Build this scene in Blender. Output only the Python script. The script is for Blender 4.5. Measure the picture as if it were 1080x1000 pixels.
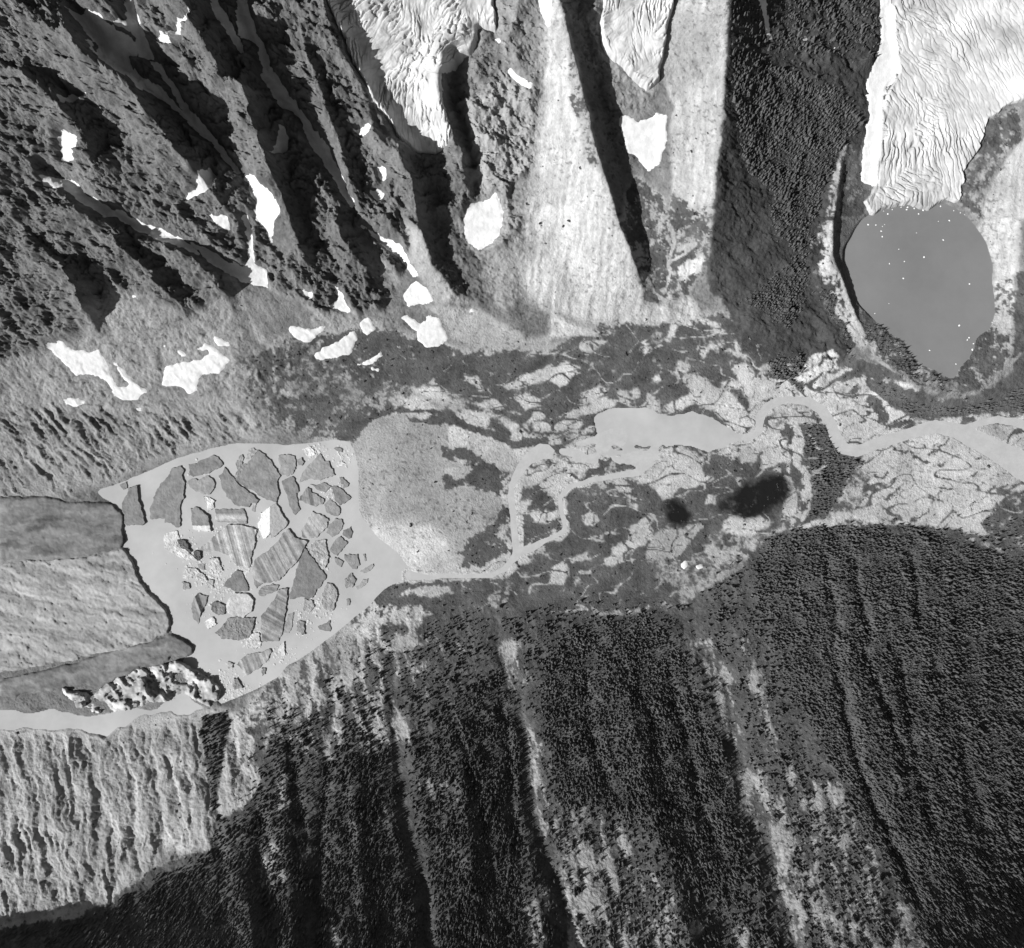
import bpy, math, random
import numpy as np

# ------------------------------------------------------------------ camera, sky, sun, exposure
for o in list(bpy.data.objects):
    bpy.data.objects.remove(o, do_unlink=True)
scene = bpy.context.scene
CX, CY, FPX, CAMZ = 578.0, 500.0, 662.0, 3000.0       # principal point, focal length in photo pixels, metres above the lake
cam_d = bpy.data.cameras.new('camera')
cam = bpy.data.objects.new('camera', cam_d)
scene.collection.objects.link(cam)
cam.location = (0, 0, CAMZ)
cam.rotation_euler = (0, 0, 0)
cam_d.sensor_fit = 'HORIZONTAL'
cam_d.sensor_width = 36.0
cam_d.lens = FPX / 1080.0 * 36.0
cam_d.shift_x = -(CX - 540.0) / 1080.0
cam_d.clip_start = 10.0
cam_d.clip_end = 20000.0
scene.camera = cam

SUN_EL = math.radians(35.0)
SUN_V = np.array([-0.90, -0.436]); SUN_V /= np.linalg.norm(SUN_V)       # horizontal direction towards the sun
world = bpy.data.worlds.new('World'); scene.world = world
world.use_nodes = True
nt = world.node_tree; nt.nodes.clear()
sky = nt.nodes.new('ShaderNodeTexSky'); sky.sky_type = 'NISHITA'; sky.sun_disc = False
sky.sun_elevation = SUN_EL
sky.sun_rotation = math.atan2(SUN_V[0], SUN_V[1])
bw = nt.nodes.new('ShaderNodeSeparateColor')            # black and white film behind a minus-blue filter: the sky's red light counts
bg = nt.nodes.new('ShaderNodeBackground'); bg.inputs['Strength'].default_value = 0.05
wo = nt.nodes.new('ShaderNodeOutputWorld')
nt.links.new(sky.outputs[0], bw.inputs[0]); nt.links.new(bw.outputs[0], bg.inputs[0]); nt.links.new(bg.outputs[0], wo.inputs[0])
sl = bpy.data.lights.new('sun', 'SUN'); sl.energy = 4.6; sl.angle = math.radians(0.5); sl.color = (1, 1, 1)
so = bpy.data.objects.new('sun', sl); scene.collection.objects.link(so)
so.rotation_euler = (math.radians(90) - SUN_EL, 0, math.atan2(-SUN_V[0], SUN_V[1]) + math.pi)
so.location = (-3000, -1500, 4000)
scene.view_settings.view_transform = 'Standard'
scene.view_settings.look = 'None'
scene.view_settings.exposure = 0.65
scene.view_settings.gamma = 1.0
scene.view_settings.use_curve_mapping = False

# ------------------------------------------------------------------ helpers
rs = np.random.RandomState(7)
random.seed(7)
STEP = 1.15
U0, U1, V0, V1 = -75.0, 1155.0, -70.0, 1070.0
us = np.arange(U0, U1, STEP, dtype=np.float32); vs = np.arange(V0, V1, STEP, dtype=np.float32)
NU, NV = len(us), len(vs)
UU, VV = np.meshgrid(us, vs)

_perm = rs.permutation(4096).astype(np.int32)
_ang = rs.rand(4096).astype(np.float32) * 2 * np.pi
_gx, _gy = np.cos(_ang), np.sin(_ang)
def perlin(x, y):
    xi = np.floor(x).astype(np.int32); yi = np.floor(y).astype(np.int32)
    xf = (x - xi).astype(np.float32); yf = (y - yi).astype(np.float32)
    u = xf * xf * xf * (xf * (xf * 6 - 15) + 10); v = yf * yf * yf * (yf * (yf * 6 - 15) + 10)
    def g(ix, iy, dx, dy):
        h = _perm[(_perm[ix & 4095] + iy) & 4095]
        return _gx[h] * dx + _gy[h] * dy
    a = g(xi, yi, xf, yf); b = g(xi + 1, yi, xf - 1, yf)
    c = g(xi, yi + 1, xf, yf - 1); d = g(xi + 1, yi + 1, xf - 1, yf - 1)
    ab = a + u * (b - a); cd = c + u * (d - c)
    return (ab + v * (cd - ab)) * 1.5
def fbm(x, y, scale, octv=4, gain=0.5, seed=0, ridge=False):
    x = x / scale + seed * 17.31; y = y / scale + seed * 9.73
    t = 0; amp = 1.0; tot = 0
    for k in range(octv):
        n = perlin(x, y)
        if ridge: n = 1 - 2 * np.abs(n)
        t = t + amp * n; tot += amp; amp *= gain
        x, y = (0.8 * x - 0.6 * y) * 2.03 + 3.1, (0.6 * x + 0.8 * y) * 2.03 + 7.7
    return t / tot
def sstep(a, b, x):
    t = np.clip((x - a) / (b - a), 0, 1); return t * t * (3 - 2 * t)
def blur(a, sig):
    """gaussian by three box passes, sig in grid cells"""
    r = max(1, int(round(math.sqrt(sig * sig * 12 / 3 + 1) / 2 - 0.5)))
    for _ in range(3):
        for ax in (0, 1):
            p = np.pad(a, [(r + 1, r) if i == ax else (0, 0) for i in (0, 1)], mode='edge').astype(np.float64)
            c = np.cumsum(p, axis=ax)
            n = a.shape[ax]
            hi = np.take(c, np.arange(2 * r + 1, 2 * r + 1 + n), axis=ax); lo = np.take(c, np.arange(0, n), axis=ax)
            a = ((hi - lo) / (2 * r + 1)).astype(np.float32)
    return a

# views of the photograph: tracing in window coordinates (origin x, origin y, magnification)
WIN = {'A': (80, 0, 4.32), 'B': (330, 0, 4.32), 'F': (580, 0, 4.32), 'G': (830, 0, 4.32),
       'D': (80, 230, 4.32), 'E': (330, 230, 4.32), 'Q': (580, 230, 4.32), 'H': (830, 230, 4.32),
       'L': (80, 440, 4.32), 'R': (330, 440, 4.32), 'S': (580, 440, 4.32), 'T': (830, 440, 4.32),
       'L2': (80, 640, 4.32), 'V': (420, 380, 4.5),
       'W': (80, 670, 3.032), 'X': (330, 670, 3.032), 'Y': (580, 670, 3.032), 'Z': (830, 670, 3.032),
       'C1': (120, 460, 9.818), 'C2': (220, 460, 9.818), 'C3': (300, 460, 9.818), 'C4': (160, 550, 9.818),
       'C5': (250, 550, 9.818), 'C6': (310, 550, 9.818), 'C7': (190, 640, 9.818), 'C8': (270, 620, 9.818), 'P': (0, 0, 1.0)}
def win(k, pts):
    ox, oy, s = WIN[k]
    return [(ox + p[0] / s, oy + p[1] / s) + tuple(p[2:]) for p in pts]
WN1 = fbm(UU, VV, 26, 5, 0.68, 1) * 1.5; WN2 = fbm(UU, VV, 26, 5, 0.68, 2) * 1.5
def poly_local(pts, warp=0.0, soft=0.0):
    """soft mask of a polygon in its own window of the grid"""
    p = np.array([(a[0], a[1]) for a in pts], dtype=np.float64)
    pad = warp * 2 + soft * 5 + 3
    i0 = max(0, int((p[:, 0].min() - pad - U0) / STEP)); i1 = min(NU, int((p[:, 0].max() + pad - U0) / STEP) + 2)
    j0 = max(0, int((p[:, 1].min() - pad - V0) / STEP)); j1 = min(NV, int((p[:, 1].max() + pad - V0) / STEP) + 2)
    sl_ = (slice(j0, j1), slice(i0, i1))
    x = UU[sl_] + warp * WN1[sl_]; y = VV[sl_] + warp * WN2[sl_]
    ins = np.zeros(x.shape, bool)
    n = len(p)
    for k in range(n):
        x1, y1 = p[k]; x2, y2 = p[(k + 1) % n]
        if y1 == y2: continue
        ins ^= ((y1 > y) != (y2 > y)) & (x < (x2 - x1) * (y - y1) / (y2 - y1) + x1)
    m = ins.astype(np.float32)
    if soft: m = blur(m, soft / STEP)
    return sl_, m
def poly_mask(pts, warp=0.0):
    m = np.zeros((NV, NU), bool)
    sl_, q = poly_local(pts, warp); m[sl_] = q > 0.5
    return m
def line_dist(pts, reach, warp=0.0):
    """distance to a polyline, value along it and x offset, inside a box"""
    p = np.array([(a[0], a[1]) for a in pts], dtype=np.float32)
    i0 = max(0, int((p[:, 0].min() - reach - U0) / STEP)); i1 = min(NU, int((p[:, 0].max() + reach - U0) / STEP) + 2)
    j0 = max(0, int((p[:, 1].min() - reach - V0) / STEP)); j1 = min(NV, int((p[:, 1].max() + reach - V0) / STEP) + 2)
    x = UU[j0:j1, i0:i1] + warp * WN1[j0:j1, i0:i1]; y = VV[j0:j1, i0:i1] + warp * WN2[j0:j1, i0:i1]
    best = np.full(x.shape, 1e9, np.float32); par = np.zeros(x.shape, np.float32); dx = np.zeros(x.shape, np.float32)
    for k in range(len(p) - 1):
        a, b = p[k], p[k + 1]; d = b - a; L = max(1e-6, float(d @ d))
        t = np.clip(((x - a[0]) * d[0] + (y - a[1]) * d[1]) / L, 0, 1)
        qx = a[0] + t * d[0]; qy = a[1] + t * d[1]
        r = np.hypot(x - qx, y - qy); c = r < best
        best = np.where(c, r, best); par = np.where(c, k + t, par); dx = np.where(c, x - qx, dx)
    return (slice(j0, j1), slice(i0, i1)), best, par, dx
def stroke_mask(pts, w, warp=0.0):
    """w: one width or one per point"""
    ww = w if isinstance(w, (list, tuple)) else [w] * len(pts)
    sl_, d, par, _ = line_dist(pts, max(ww) + warp * 2 + 2, warp)
    width = np.interp(par, np.arange(len(pts)), ww)
    m = np.zeros((NV, NU), bool); m[sl_] = d < width * 0.5
    return m

# ------------------------------------------------------------------ outlines of the waters
LAKE = (win('L', [(100,332),(230,290),(450,190),(620,140),(720,120),(900,120)]) +
        win('C3', [(0,95),(250,75),(400,50),(530,45),(670,55),(720,150),(745,260),(765,400),(755,560),(770,700),(780,830),(800,890)]) +
        win('R', [(215,450),(290,540),(380,610),(440,690),(480,715),(520,722),(500,745),(400,745),(340,770),(290,820),(270,850),(180,920),(100,990)]) +
        win('C8', [(540,690),(430,760),(330,800),(270,880)]) +
        win('L2', [(930,320),(800,390),(650,450),(640,400),(660,370),(620,320),(550,290),(480,250),(540,200),(500,160),(440,125),(430,60)]) +
        win('L', [(430,920),(410,880),(330,810),(280,740),(235,650),(220,600),(220,480),(215,430),(170,390),(100,350)]))
ARM = win('L2', [(-720,470),(-100,480),(0,490),(60,520),(230,470),(380,465),(440,410),(500,385),(530,430),(600,462),(660,455),(640,475),(350,492),(230,535),(110,590),(0,560),(-720,560)])
POND_MID = (win('Q', [(190,930),(215,890),(300,870),(440,860),(500,900),(560,905),(650,875),(720,900),(800,950),(860,985),(925,985)]) +
            win('S', [(930,90),(860,108),(720,160),(640,130),(600,120),(540,130),(480,180),(400,225),(330,205),(250,212),(130,180),(200,130),(215,90),(200,20)]))
MORAINE_LAKE = win('H', [(345,0),(300,70),(265,130),(262,200),(290,300),(325,390),(400,470),(480,535),(555,570),(555,620),(600,665),(680,690),(720,720),(760,735),(780,680),(830,640),(850,590),(860,545),(930,500),(950,430),(955,370),(945,290),(945,210),(915,110),(870,40),(840,0)]) + \
               win('G', [(815,975),(770,940),(720,918),(640,950),(570,918),(510,935),(450,945),(390,965)])
RIVER = [win('R', [(440,722),(520,730),(650,725),(800,725),(880,690),(930,630),(918,520),(905,420),(903,320),(930,260),(980,190),(1040,155)]) + [(600,477),(625,470),(650,462)],
         [(575,480),(610,484),(650,486),(680,480),(697,470)],
         win('S', [(480,195),(400,250),(300,268),(200,282),(90,318),(48,370),(50,420),(66,470),(68,510),(30,540),(-20,560),(-70,590),(-120,610)]),
         [(788,462),(800,455),(802,440),(808,430),(818,424),(832,421),(853,423),(867,432),(876,446),(881,462),(888,473),(903,476),(927,467),(960,457),(987,449),(1013,456),(1045,472),(1080,492),(1160,525)],
         [(1010,455),(1030,447),(1052,442),(1075,446),(1100,456),(1160,480)]]
RIVER_W = [[9,6,5,5.5,6,8,6,6,6,8,11,15,15,15,18], 7, [7,7,5,4.5,4,4,4,4.5,4,4,4,6,8], [8,7,8,8,8.5,8.5,9,10,10.5,11,12,11,11,11,13,16,20,30,46], [8,6,7,9,14,20]]
def water_z(x):                                        # the valley water falls to the right
    return np.interp(x, [430, 540, 700, 800, 1160], [0, -1.0, -2.0, -2.5, -9.0])
M_LAKE = poly_mask(LAKE, 0.8); M_ARM = poly_mask(ARM, 8)
M_POND = poly_mask(POND_MID, 2); M_ML = poly_mask(MORAINE_LAKE, 1.5)
M_RIV = np.zeros((NV, NU), bool)
for a, w in zip(RIVER, RIVER_W): M_RIV |= stroke_mask(a, w, 1.6)
_bar = poly_mask([(578,466),(600,464),(640,470),(700,464),(704,490),(600,492),(580,488)], 3) & (fbm(UU * 0.28, VV, 7, 3, 0.6, 67) > 0.12)
M_RIV &= ~_bar; M_POND &= ~_bar
ML_Z = 60.0

# ------------------------------------------------------------------ broad relief: heights (metres) along lines, relaxed between them
PROF = [
 [(-70,640,3),(80,640,2),(150,640,1)], [(-70,560,3),(80,555,2),(125,550,1)], [(-70,700,3),(80,695,2),(180,690,1)], [(-70,735,3),(80,725,2),(150,718,1),(215,722,1)],
 [(-75,515,14),(80,508,8),(108,512,3),(190,480,3),(260,466,3),(330,462,4),(390,440,12),(450,425,12)],
 [(-75,430,180),(80,440,90),(180,428,62),(260,420,48),(330,412,36),(400,402,28),(480,392,20),(560,378,14)],
 [(-75,360,280),(80,370,185),(180,375,145),(260,372,125),(330,362,105),(400,345,88),(460,345,62),(540,348,40),(620,358,22),(700,352,16),(760,345,34)],
 [(-75,270,480),(80,290,390),(180,305,300),(280,305,235),(380,292,190),(440,300,135),(520,300,92),(580,310,80),(660,310,55),(700,290,48),(750,290,85),(800,340,52),(838,385,26)],
 [(-75,150,740),(80,155,680),(200,180,560),(280,200,470),(380,200,375),(460,200,290),(540,200,262),(620,180,290),(680,200,200),(740,200,250),(800,230,180),(850,260,112)],
 [(-75,0,960),(80,0,920),(200,0,860),(300,0,800),(400,0,720),(500,0,660),(600,0,640),(680,0,570),(760,0,640),(840,0,470),(900,0,360)],
 [(-75,-69,1080),(200,-69,980),(400,-69,840),(600,-69,760),(760,-69,740),(900,-69,440),(1155,-69,520)],
 [(905,0,352),(1000,0,340),(1080,0,400),(1155,0,460)], [(905,100,215),(980,100,205),(1060,110,235),(1155,110,340)],
 [(902,195,92),(950,208,74),(1000,210,72),(1020,200,92),(1060,180,140),(1155,180,240)],
 [(1052,260,68),(1052,340,66),(1040,372,64)], [(1078,230,150),(1078,280,122),(1076,330,84),(1090,360,80)], [(1155,260,240),(1155,330,160),(1155,380,110)],
 [(893,140,176),(883,190,120),(877,240,100),(879,275,94),(890,305,88),(903,335,82),(917,362,76),(950,388,71),(1000,407,68),(1040,398,66),(1090,375,80)],
 [(852,250,80),(852,330,40),(850,390,10),(880,412,5),(920,427,1),(980,435,-1),(1040,433,-1),(1100,428,3),(1155,420,14)],
 [(395,470,10),(420,500,17),(450,520,20),(480,500,17),(500,540,10),(520,560,5)], [(400,560,10),(440,580,10),(480,590,5),(520,595,3)],
 [(560,440,2),(600,420,3),(640,405,4),(700,420,4),(750,440,2)], [(500,400,14),(560,405,9),(640,385,9),(720,385,10),(785,410,3)],
 [(600,530,2),(660,540,3),(720,520,1),(780,520,0),(840,520,2),(920,505,-1),(1000,500,-4),(1080,520,-5),(1155,550,-6)],
 [(430,632,7),(500,632,8),(560,620,7),(620,620,9),(680,620,12),(740,590,8),(800,570,6),(860,556,4),(960,552,1),(1020,568,2),(1080,592,4),(1155,615,4)],
 [(-75,790,24),(60,786,20),(120,775,14),(200,765,16),(260,745,16),(310,715,16),(370,682,16),(410,655,14)],
 [(-75,830,95),(60,830,85),(130,825,80),(200,820,90),(300,800,120),(360,770,110),(420,730,85),(500,710,75),(580,700,80),(660,690,85),(730,660,50),(800,630,62),(880,620,95),(960,625,110),(1040,650,110),(1155,690,120)],
 [(-75,985,270),(60,975,255),(130,952,225),(200,915,205),(250,880,225),(300,880,280),(400,860,290),(480,840,270),(560,830,250),(650,810,265),(740,780,235),(800,770,240),(890,760,310),(980,760,330),(1070,780,330),(1155,800,330)],
 [(-75,1005,350),(60,1005,370),(130,1000,430),(210,1000,520),(300,1000,540),(400,1000,545),(480,1000,550),(600,1000,545),(700,1000,590),(800,1000,590),(880,1000,640),(980,1000,740),(1080,1000,770),(1155,1000,770)],
 [(-75,1069,560),(150,1069,610),(260,1069,680),(400,1069,700),(600,1069,700),(800,1069,740),(1000,1069,900),(1155,1069,930)],
]
def relax():
    h = None
    for st in (40, 20, 10, 5):
        nx = int((U1 - U0) / st) + 2; ny = int((V1 - V0) / st) + 2
        s = np.zeros((ny, nx)); c = np.zeros((ny, nx))
        def put(x, y, z):
            i = int(round((x - U0) / st)); j = int(round((y - V0) / st))
            if 0 <= i < nx and 0 <= j < ny: s[j, i] += z; c[j, i] += 1
        for ln in PROF:
            for a, b in zip(ln[:-1], ln[1:]):
                n = int(math.hypot(b[0] - a[0], b[1] - a[1]) / (st * 0.4)) + 2
                for k in range(n + 1):
                    t = k / n; put(a[0] + t * (b[0] - a[0]), a[1] + t * (b[1] - a[1]), a[2] + t * (b[2] - a[2]))
        for ln in RIVER:
            for a, b in zip(ln[:-1], ln[1:]):
                n = int(math.hypot(b[0] - a[0], b[1] - a[1]) / (st * 0.4)) + 2
                for k in range(n + 1):
                    x = a[0] + k / n * (b[0] - a[0]); put(x, a[1] + k / n * (b[1] - a[1]), float(water_z(x)) - 1)
        gx = np.clip(((U0 + np.arange(nx) * st - U0) / STEP).astype(int), 0, NU - 1)
        gy = np.clip(((V0 + np.arange(ny) * st - V0) / STEP).astype(int), 0, NV - 1)
        for m, z in ((M_LAKE | M_ARM, -3.0), (M_POND, -4.0), (M_ML, ML_Z - 4)):
            q = m[np.ix_(gy, gx)]; s[q] = z; c[q] = 1
        fix = c > 0; val = np.where(fix, s / np.maximum(c, 1), 0)
        if h is None: h = np.full((ny, nx), 200.0)
        else:
            yi = np.clip(np.arange(ny) * st / (st * 2), 0, h.shape[0] - 1.001); xi = np.clip(np.arange(nx) * st / (st * 2), 0, h.shape[1] - 1.001)
            y0 = yi.astype(int); x0 = xi.astype(int); fy = (yi - y0)[:, None]; fx = (xi - x0)[None]
            h = (h[np.ix_(y0, x0)] * (1 - fy) * (1 - fx) + h[np.ix_(y0, x0 + 1)] * (1 - fy) * fx + h[np.ix_(y0 + 1, x0)] * fy * (1 - fx) + h[np.ix_(y0 + 1, x0 + 1)] * fy * fx)
        for _ in range(400):
            h = np.where(fix, val, h)
            p = np.pad(h, 1, mode='reflect', reflect_type='odd') if min(h.shape) > 2 else np.pad(h, 1, mode='edge')
            h = 0.25 * (p[:-2, 1:-1] + p[2:, 1:-1] + p[1:-1, :-2] + p[1:-1, 2:])
        h = np.where(fix, val, h)
    st = 5
    yi = np.clip((vs - V0) / st, 0, h.shape[0] - 1.001); xi = np.clip((us - U0) / st, 0, h.shape[1] - 1.001)
    y0 = yi.astype(int); x0 = xi.astype(int); fy = (yi - y0)[:, None]; fx = (xi - x0)[None]
    r = (h[np.ix_(y0, x0)] * (1 - fy) * (1 - fx) + h[np.ix_(y0, x0 + 1)] * (1 - fy) * fx + h[np.ix_(y0 + 1, x0)] * fy * (1 - fx) + h[np.ix_(y0 + 1, x0 + 1)] * fy * fx)
    return r.astype(np.float32)
BASE = relax()
far = sstep(0, 60, np.minimum(np.abs(VV - 500), 999) - 60)
BASE = BASE * (1 - far) + blur(BASE, 9) * far
BASE = blur(BASE, 2.5)

# ribs and gullies: asymmetric crests and cuts
REL = np.zeros((NV, NU), np.float32)
def rib(pts, hs, wl, wr, warp=5):
    global REL
    hs = hs if isinstance(hs, (list, tuple)) else [hs] * len(pts)
    hs = list(hs)
    for e in (0, -1):
        if 0 < pts[e][0] < 1080 and 0 < pts[e][1] < 1000: hs[e] = 0
    reach = max(wl, wr) * 3
    sl_, d, par, dx = line_dist(pts, reach, warp)
    h = np.interp(par, np.arange(len(pts)), hs)
    w = wr + (wl - wr) * sstep(1.5, -1.5, dx)
    t = np.clip(d / (w * 2), 0, 1)
    f = (1 - t) ** 1.6
    REL[sl_] += (h * f).astype(np.float32)
def cut(pts, dep, w, warp=4):
    global REL
    dep = dep if isinstance(dep, (list, tuple)) else [dep] * len(pts)
    sl_, d, par, dx = line_dist(pts, w * 3, warp)
    h = np.interp(par, np.arange(len(pts)), dep)
    REL[sl_] -= (h * np.exp(-(d / w) ** 2)).astype(np.float32)
RIB1 = win('A', [(-250,60),(20,200),(160,330),(290,410),(350,530),(440,640),(500,720),(570,800),(650,900),(740,1030),(830,1120)])
RIB2 = win('A', [(400,-300),(480,-100),(540,100),(640,260),(700,370),(810,450),(830,600),(890,720),(920,840),(980,1000),(1040,1150),(1100,1300)])
RIB2B = win('A', [(330,100),(450,200),(530,320),(565,470)])
RIB3 = win('B', [(-100,-300),(20,-100),(60,40),(100,150),(190,310),(270,460),(330,580),(400,700),(470,850),(490,1050)]) + win('E', [(500,130),(560,230),(640,340),(720,385)])
RIB4 = win('B', [(745,120),(640,230),(585,330),(595,480),(640,600),(690,750),(720,890)])
RIB5 = [(580,-70),(585,-20),(592,10),(601,46),(610,79),(618,115),(626,148),(636,181),(650,229),(663,262),(673,290),(680,312)]
RIB6 = [(772,-70),(768,0),(766,70),(762,127),(756,174),(752,229),(747,270),(742,300)]
rib(RIB1, [70,110,135,145,140,125,105,70,40,15,0], 24, 9)
rib(RIB2, [50,80,100,115,115,120,115,110,95,80,60,20], 22, 9)
rib(RIB2B, [40,60,60,30], 9, 6)
rib(RIB3, [40,45,52,54,50,48,58,82,98,90,80,70,50,0], 24, 9)
rib(RIB4, [30,40,55,70,75,80,50], 16, 7)
rib(RIB5, [70,80,90,100,100,105,105,100,95,85,60,15], 38, 10, 2)
rib(RIB6, [90,90,90,85,75,65,45,10], 34, 30, 2)
rib(win('A', [(-300,300),(-120,420),(20,560),(90,700),(160,880)]), [60,70,60,50,20], 16, 8)
rib(win('D', [(-150,-60),(60,0),(150,20),(230,150),(350,250),(480,400),(520,470)]), [50,65,62,48,42,40,0], 18, 7)
rib(win('D', [(-200,100),(0,250),(60,400),(100,560)]), [60,80,70,20], 16, 7)
rib(win('D', [(330,60),(480,170),(600,230),(680,300),(700,420)]), [40,60,60,50,15], 14, 7)
rib(win('B', [(-60,100),(0,330),(60,470),(130,680),(200,900),(260,1050)]), [40,60,60,60,50,10], 10, 6)
rib(win('B', [(180,560),(300,620),(400,720),(470,850)]), [20,40,50,30], 10, 6)
rib(win('E', [(60,-20),(140,60),(200,200),(300,290)]), [50,60,50,15], 12, 7)
rib(win('E', [(250,-40),(340,20),(410,110)]), [40,50,15], 10, 6)
rib(win('B', [(1000,-200),(940,0),(900,200),(980,380),(1010,560)]), [40,40,40,30,10], 14, 10)
rib(win('B', [(720,480),(760,600),(840,720),(900,820)]), [20,30,30,12], 14, 10)
GUL_A = win('A', [(-60,-60),(60,120),(133,260),(230,320),(350,410),(480,510),(600,605),(700,720),(790,830),(880,930),(900,1060)])
GUL_B = win('A', [(700,-200),(760,30),(820,170),(870,340),(960,450),(1080,605)]) + win('B', [(60,720),(140,850),(190,960),(230,1080)]) + win('E', [(330,110),(420,200),(470,280)])
GUL_D = win('A', [(-120,760),(20,870),(120,970)]) + win('D', [(240,25),(400,80),(520,130),(700,225),(860,300)])
cut(GUL_A, [45,45,45,45,45,45,40,32,18,10,5], 8); cut(GUL_B, [45]*8 + [40,32,22,12,6], 8); cut(GUL_D, [35,35,32,28,22,12,6,4], 7)
cut(win('A', [(200,-100),(240,40),(300,150),(340,250),(420,360),(500,480)]), 25, 6)
cut(win('B', [(640,260),(640,400),(680,560),(720,700),(760,880)]), 40, 8)
# the moraine wall west of the round lake, the lake shore wall below it
rib(win('G', [(260,640),(235,790),(212,960)]) + win('H', [(203,60),(203,170),(250,300),(310,450),(370,570)]), [16,26,32,34,32,28,24,12], 9, 4.5, 1)
rib(win('H', [(380,620),(480,700),(600,770),(750,800),(850,770),(960,690)]), [12,17,18,17,15,8], 7, 6, 2)
rib(win('H', [(-20,400),(80,400),(160,470),(240,600),(300,650)]), [2,6,8,8,3], 6, 5, 2)
# south slope
CH0 = win('X', [(250,100),(270,350),(290,500),(310,650),(355,800),(370,990),(380,1200)])
CH1 = win('X', [(560,-60),(600,20),(650,180),(690,350),(710,600),(758,720),(820,900),(860,1100)])
CH2 = win('S', [(560,760),(640,850)]) + win('Y', [(470,30),(550,130),(590,350),(640,500),(700,700),(760,900),(800,1100)])
cut(CH0, [6,14,18,18,18,18,18], 9); cut(CH1, [5,9,14,17,17,18,18,18], 10); cut(CH2, [4,8,12,16,18,19,20,22,22], 14)
for pts, dep, w in (
    (win('Z', [(150,30),(180,200),(240,450),(330,650),(420,850)]), [8,18,20,18,14], 5), (win('Z', [(360,70),(390,250),(410,420),(470,620)]), [10,16,16,12], 5),
    (win('Z', [(250,60),(320,240),(370,380),(400,560)]), [8,14,12,10], 4), (win('Z', [(540,200),(570,420),(640,620)]), [6,12,10], 5),
    (win('T', [(570,620),(590,800),(600,950)]), [8,14,12], 4), (win('T', [(180,640),(215,850),(225,980)]), [8,14,14], 4), (win('T', [(310,650),(340,850),(380,1000)]), [8,14,14], 4),
    (win('Y', [(360,80),(410,220),(450,380),(480,520),(540,700)]), [8,18,20,20,16], 6), (win('Y', [(430,80),(480,280),(530,450)]), [8,14,12], 5), (win('Y', [(200,60),(320,250),(370,500)]), [6,12,10], 5),
    (win('Y', [(110,180),(140,350),(190,480)]), [6,12,8], 5), (win('X', [(400,150),(470,350),(530,530),(560,680)]), [6,14,14,10], 5), (win('X', [(580,120),(620,300),(640,600),(650,700)]), [8,18,22,14], 5),
    (win('X', [(40,100),(60,230),(40,460),(20,700),(10,1000)]), [6,16,18,22,24], 6), (win('X', [(90,400),(110,620),(150,1000)]), [6,16,22], 6), (win('X', [(350,780),(360,1000)]), [6,18], 4),
    (win('W', [(560,350),(590,600),(590,1000)]), [6,16,20], 6), (win('W', [(640,120),(680,350),(720,600)]), [8,14,14], 5), (win('W', [(400,280),(410,440),(445,600),(460,720)]), [8,16,18,16], 5),
    (win('W', [(60,400),(75,500),(60,620),(70,720),(20,830)]), [5,10,14,16,14], 5), (win('W', [(180,420),(190,560),(175,680),(110,840)]), [5,10,14,14], 4), (win('W', [(240,400),(270,560),(270,690)]), [5,10,16], 4)):
    cut(pts, [(0.65 if pts[0][0] < 800 else 1.15) * q for q in dep], w * 1.15, 3)
for pts, hs, wl, wr in (
    (win('X', [(430,170),(480,400),(500,700),(520,1000)]), [5,20,25,25], 18, 18), ([(640,650),(668,760),(700,900),(730,1000)], [5,22,28,28], 24, 18),
    ([(870,580),(900,700),(950,820),(1010,960)], [5,14,24,30], 30, 30), ([(370,740),(375,850),(380,1000)], [5,20,25], 14, 12),
    ([(300,790),(300,900),(310,1000)], [5,20,25], 14, 12), ([(240,880),(260,940),(270,1000)], [10,30,40], 16, 10), ([(560,900),(575,1000)], [4,18], 10, 8)):
    rib(pts, hs, wl, wr, 4)

# ------------------------------------------------------------------ ground cover: light ground albedo, plant cover and roughness
ALB = np.full((NV, NU), 0.15, np.float32)       # bare ground
VEG = np.zeros((NV, NU), np.float32)            # share of dark plant cover
VALB = np.full((NV, NU), 0.078, np.float32)
ROUGH = np.full((NV, NU), 0.25, np.float32)     # crag relief
GUL = np.zeros((NV, NU), np.float32)            # fine gully relief
def P(k, pts, alb=None, veg=None, rough=None, gul=None, warp=4, soft=1.0, valb=None):
    sl_, m = poly_local(win(k, pts), warp, max(soft, 2.2))
    for arr, v in ((ALB, alb), (VEG, veg), (GUL, gul), (VALB, valb), (ROUGH, rough)):
        if v is not None: arr[sl_] = arr[sl_] * (1 - m) + v * m
def K(k, pts, w, alb=None, veg=None, warp=3, soft=1.2):
    pts = win(k, pts)
    sl_, d, par, _ = line_dist(pts, w + warp * 2 + 6, warp)
    wv = w * (0.5 + 0.55 * WN1[sl_])
    m = sstep(wv + soft, wv - soft, d)
    for arr, v in ((ALB, alb), (VEG, veg)):
        if v is not None: arr[sl_] = arr[sl_] * (1 - m) + v * m
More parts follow.
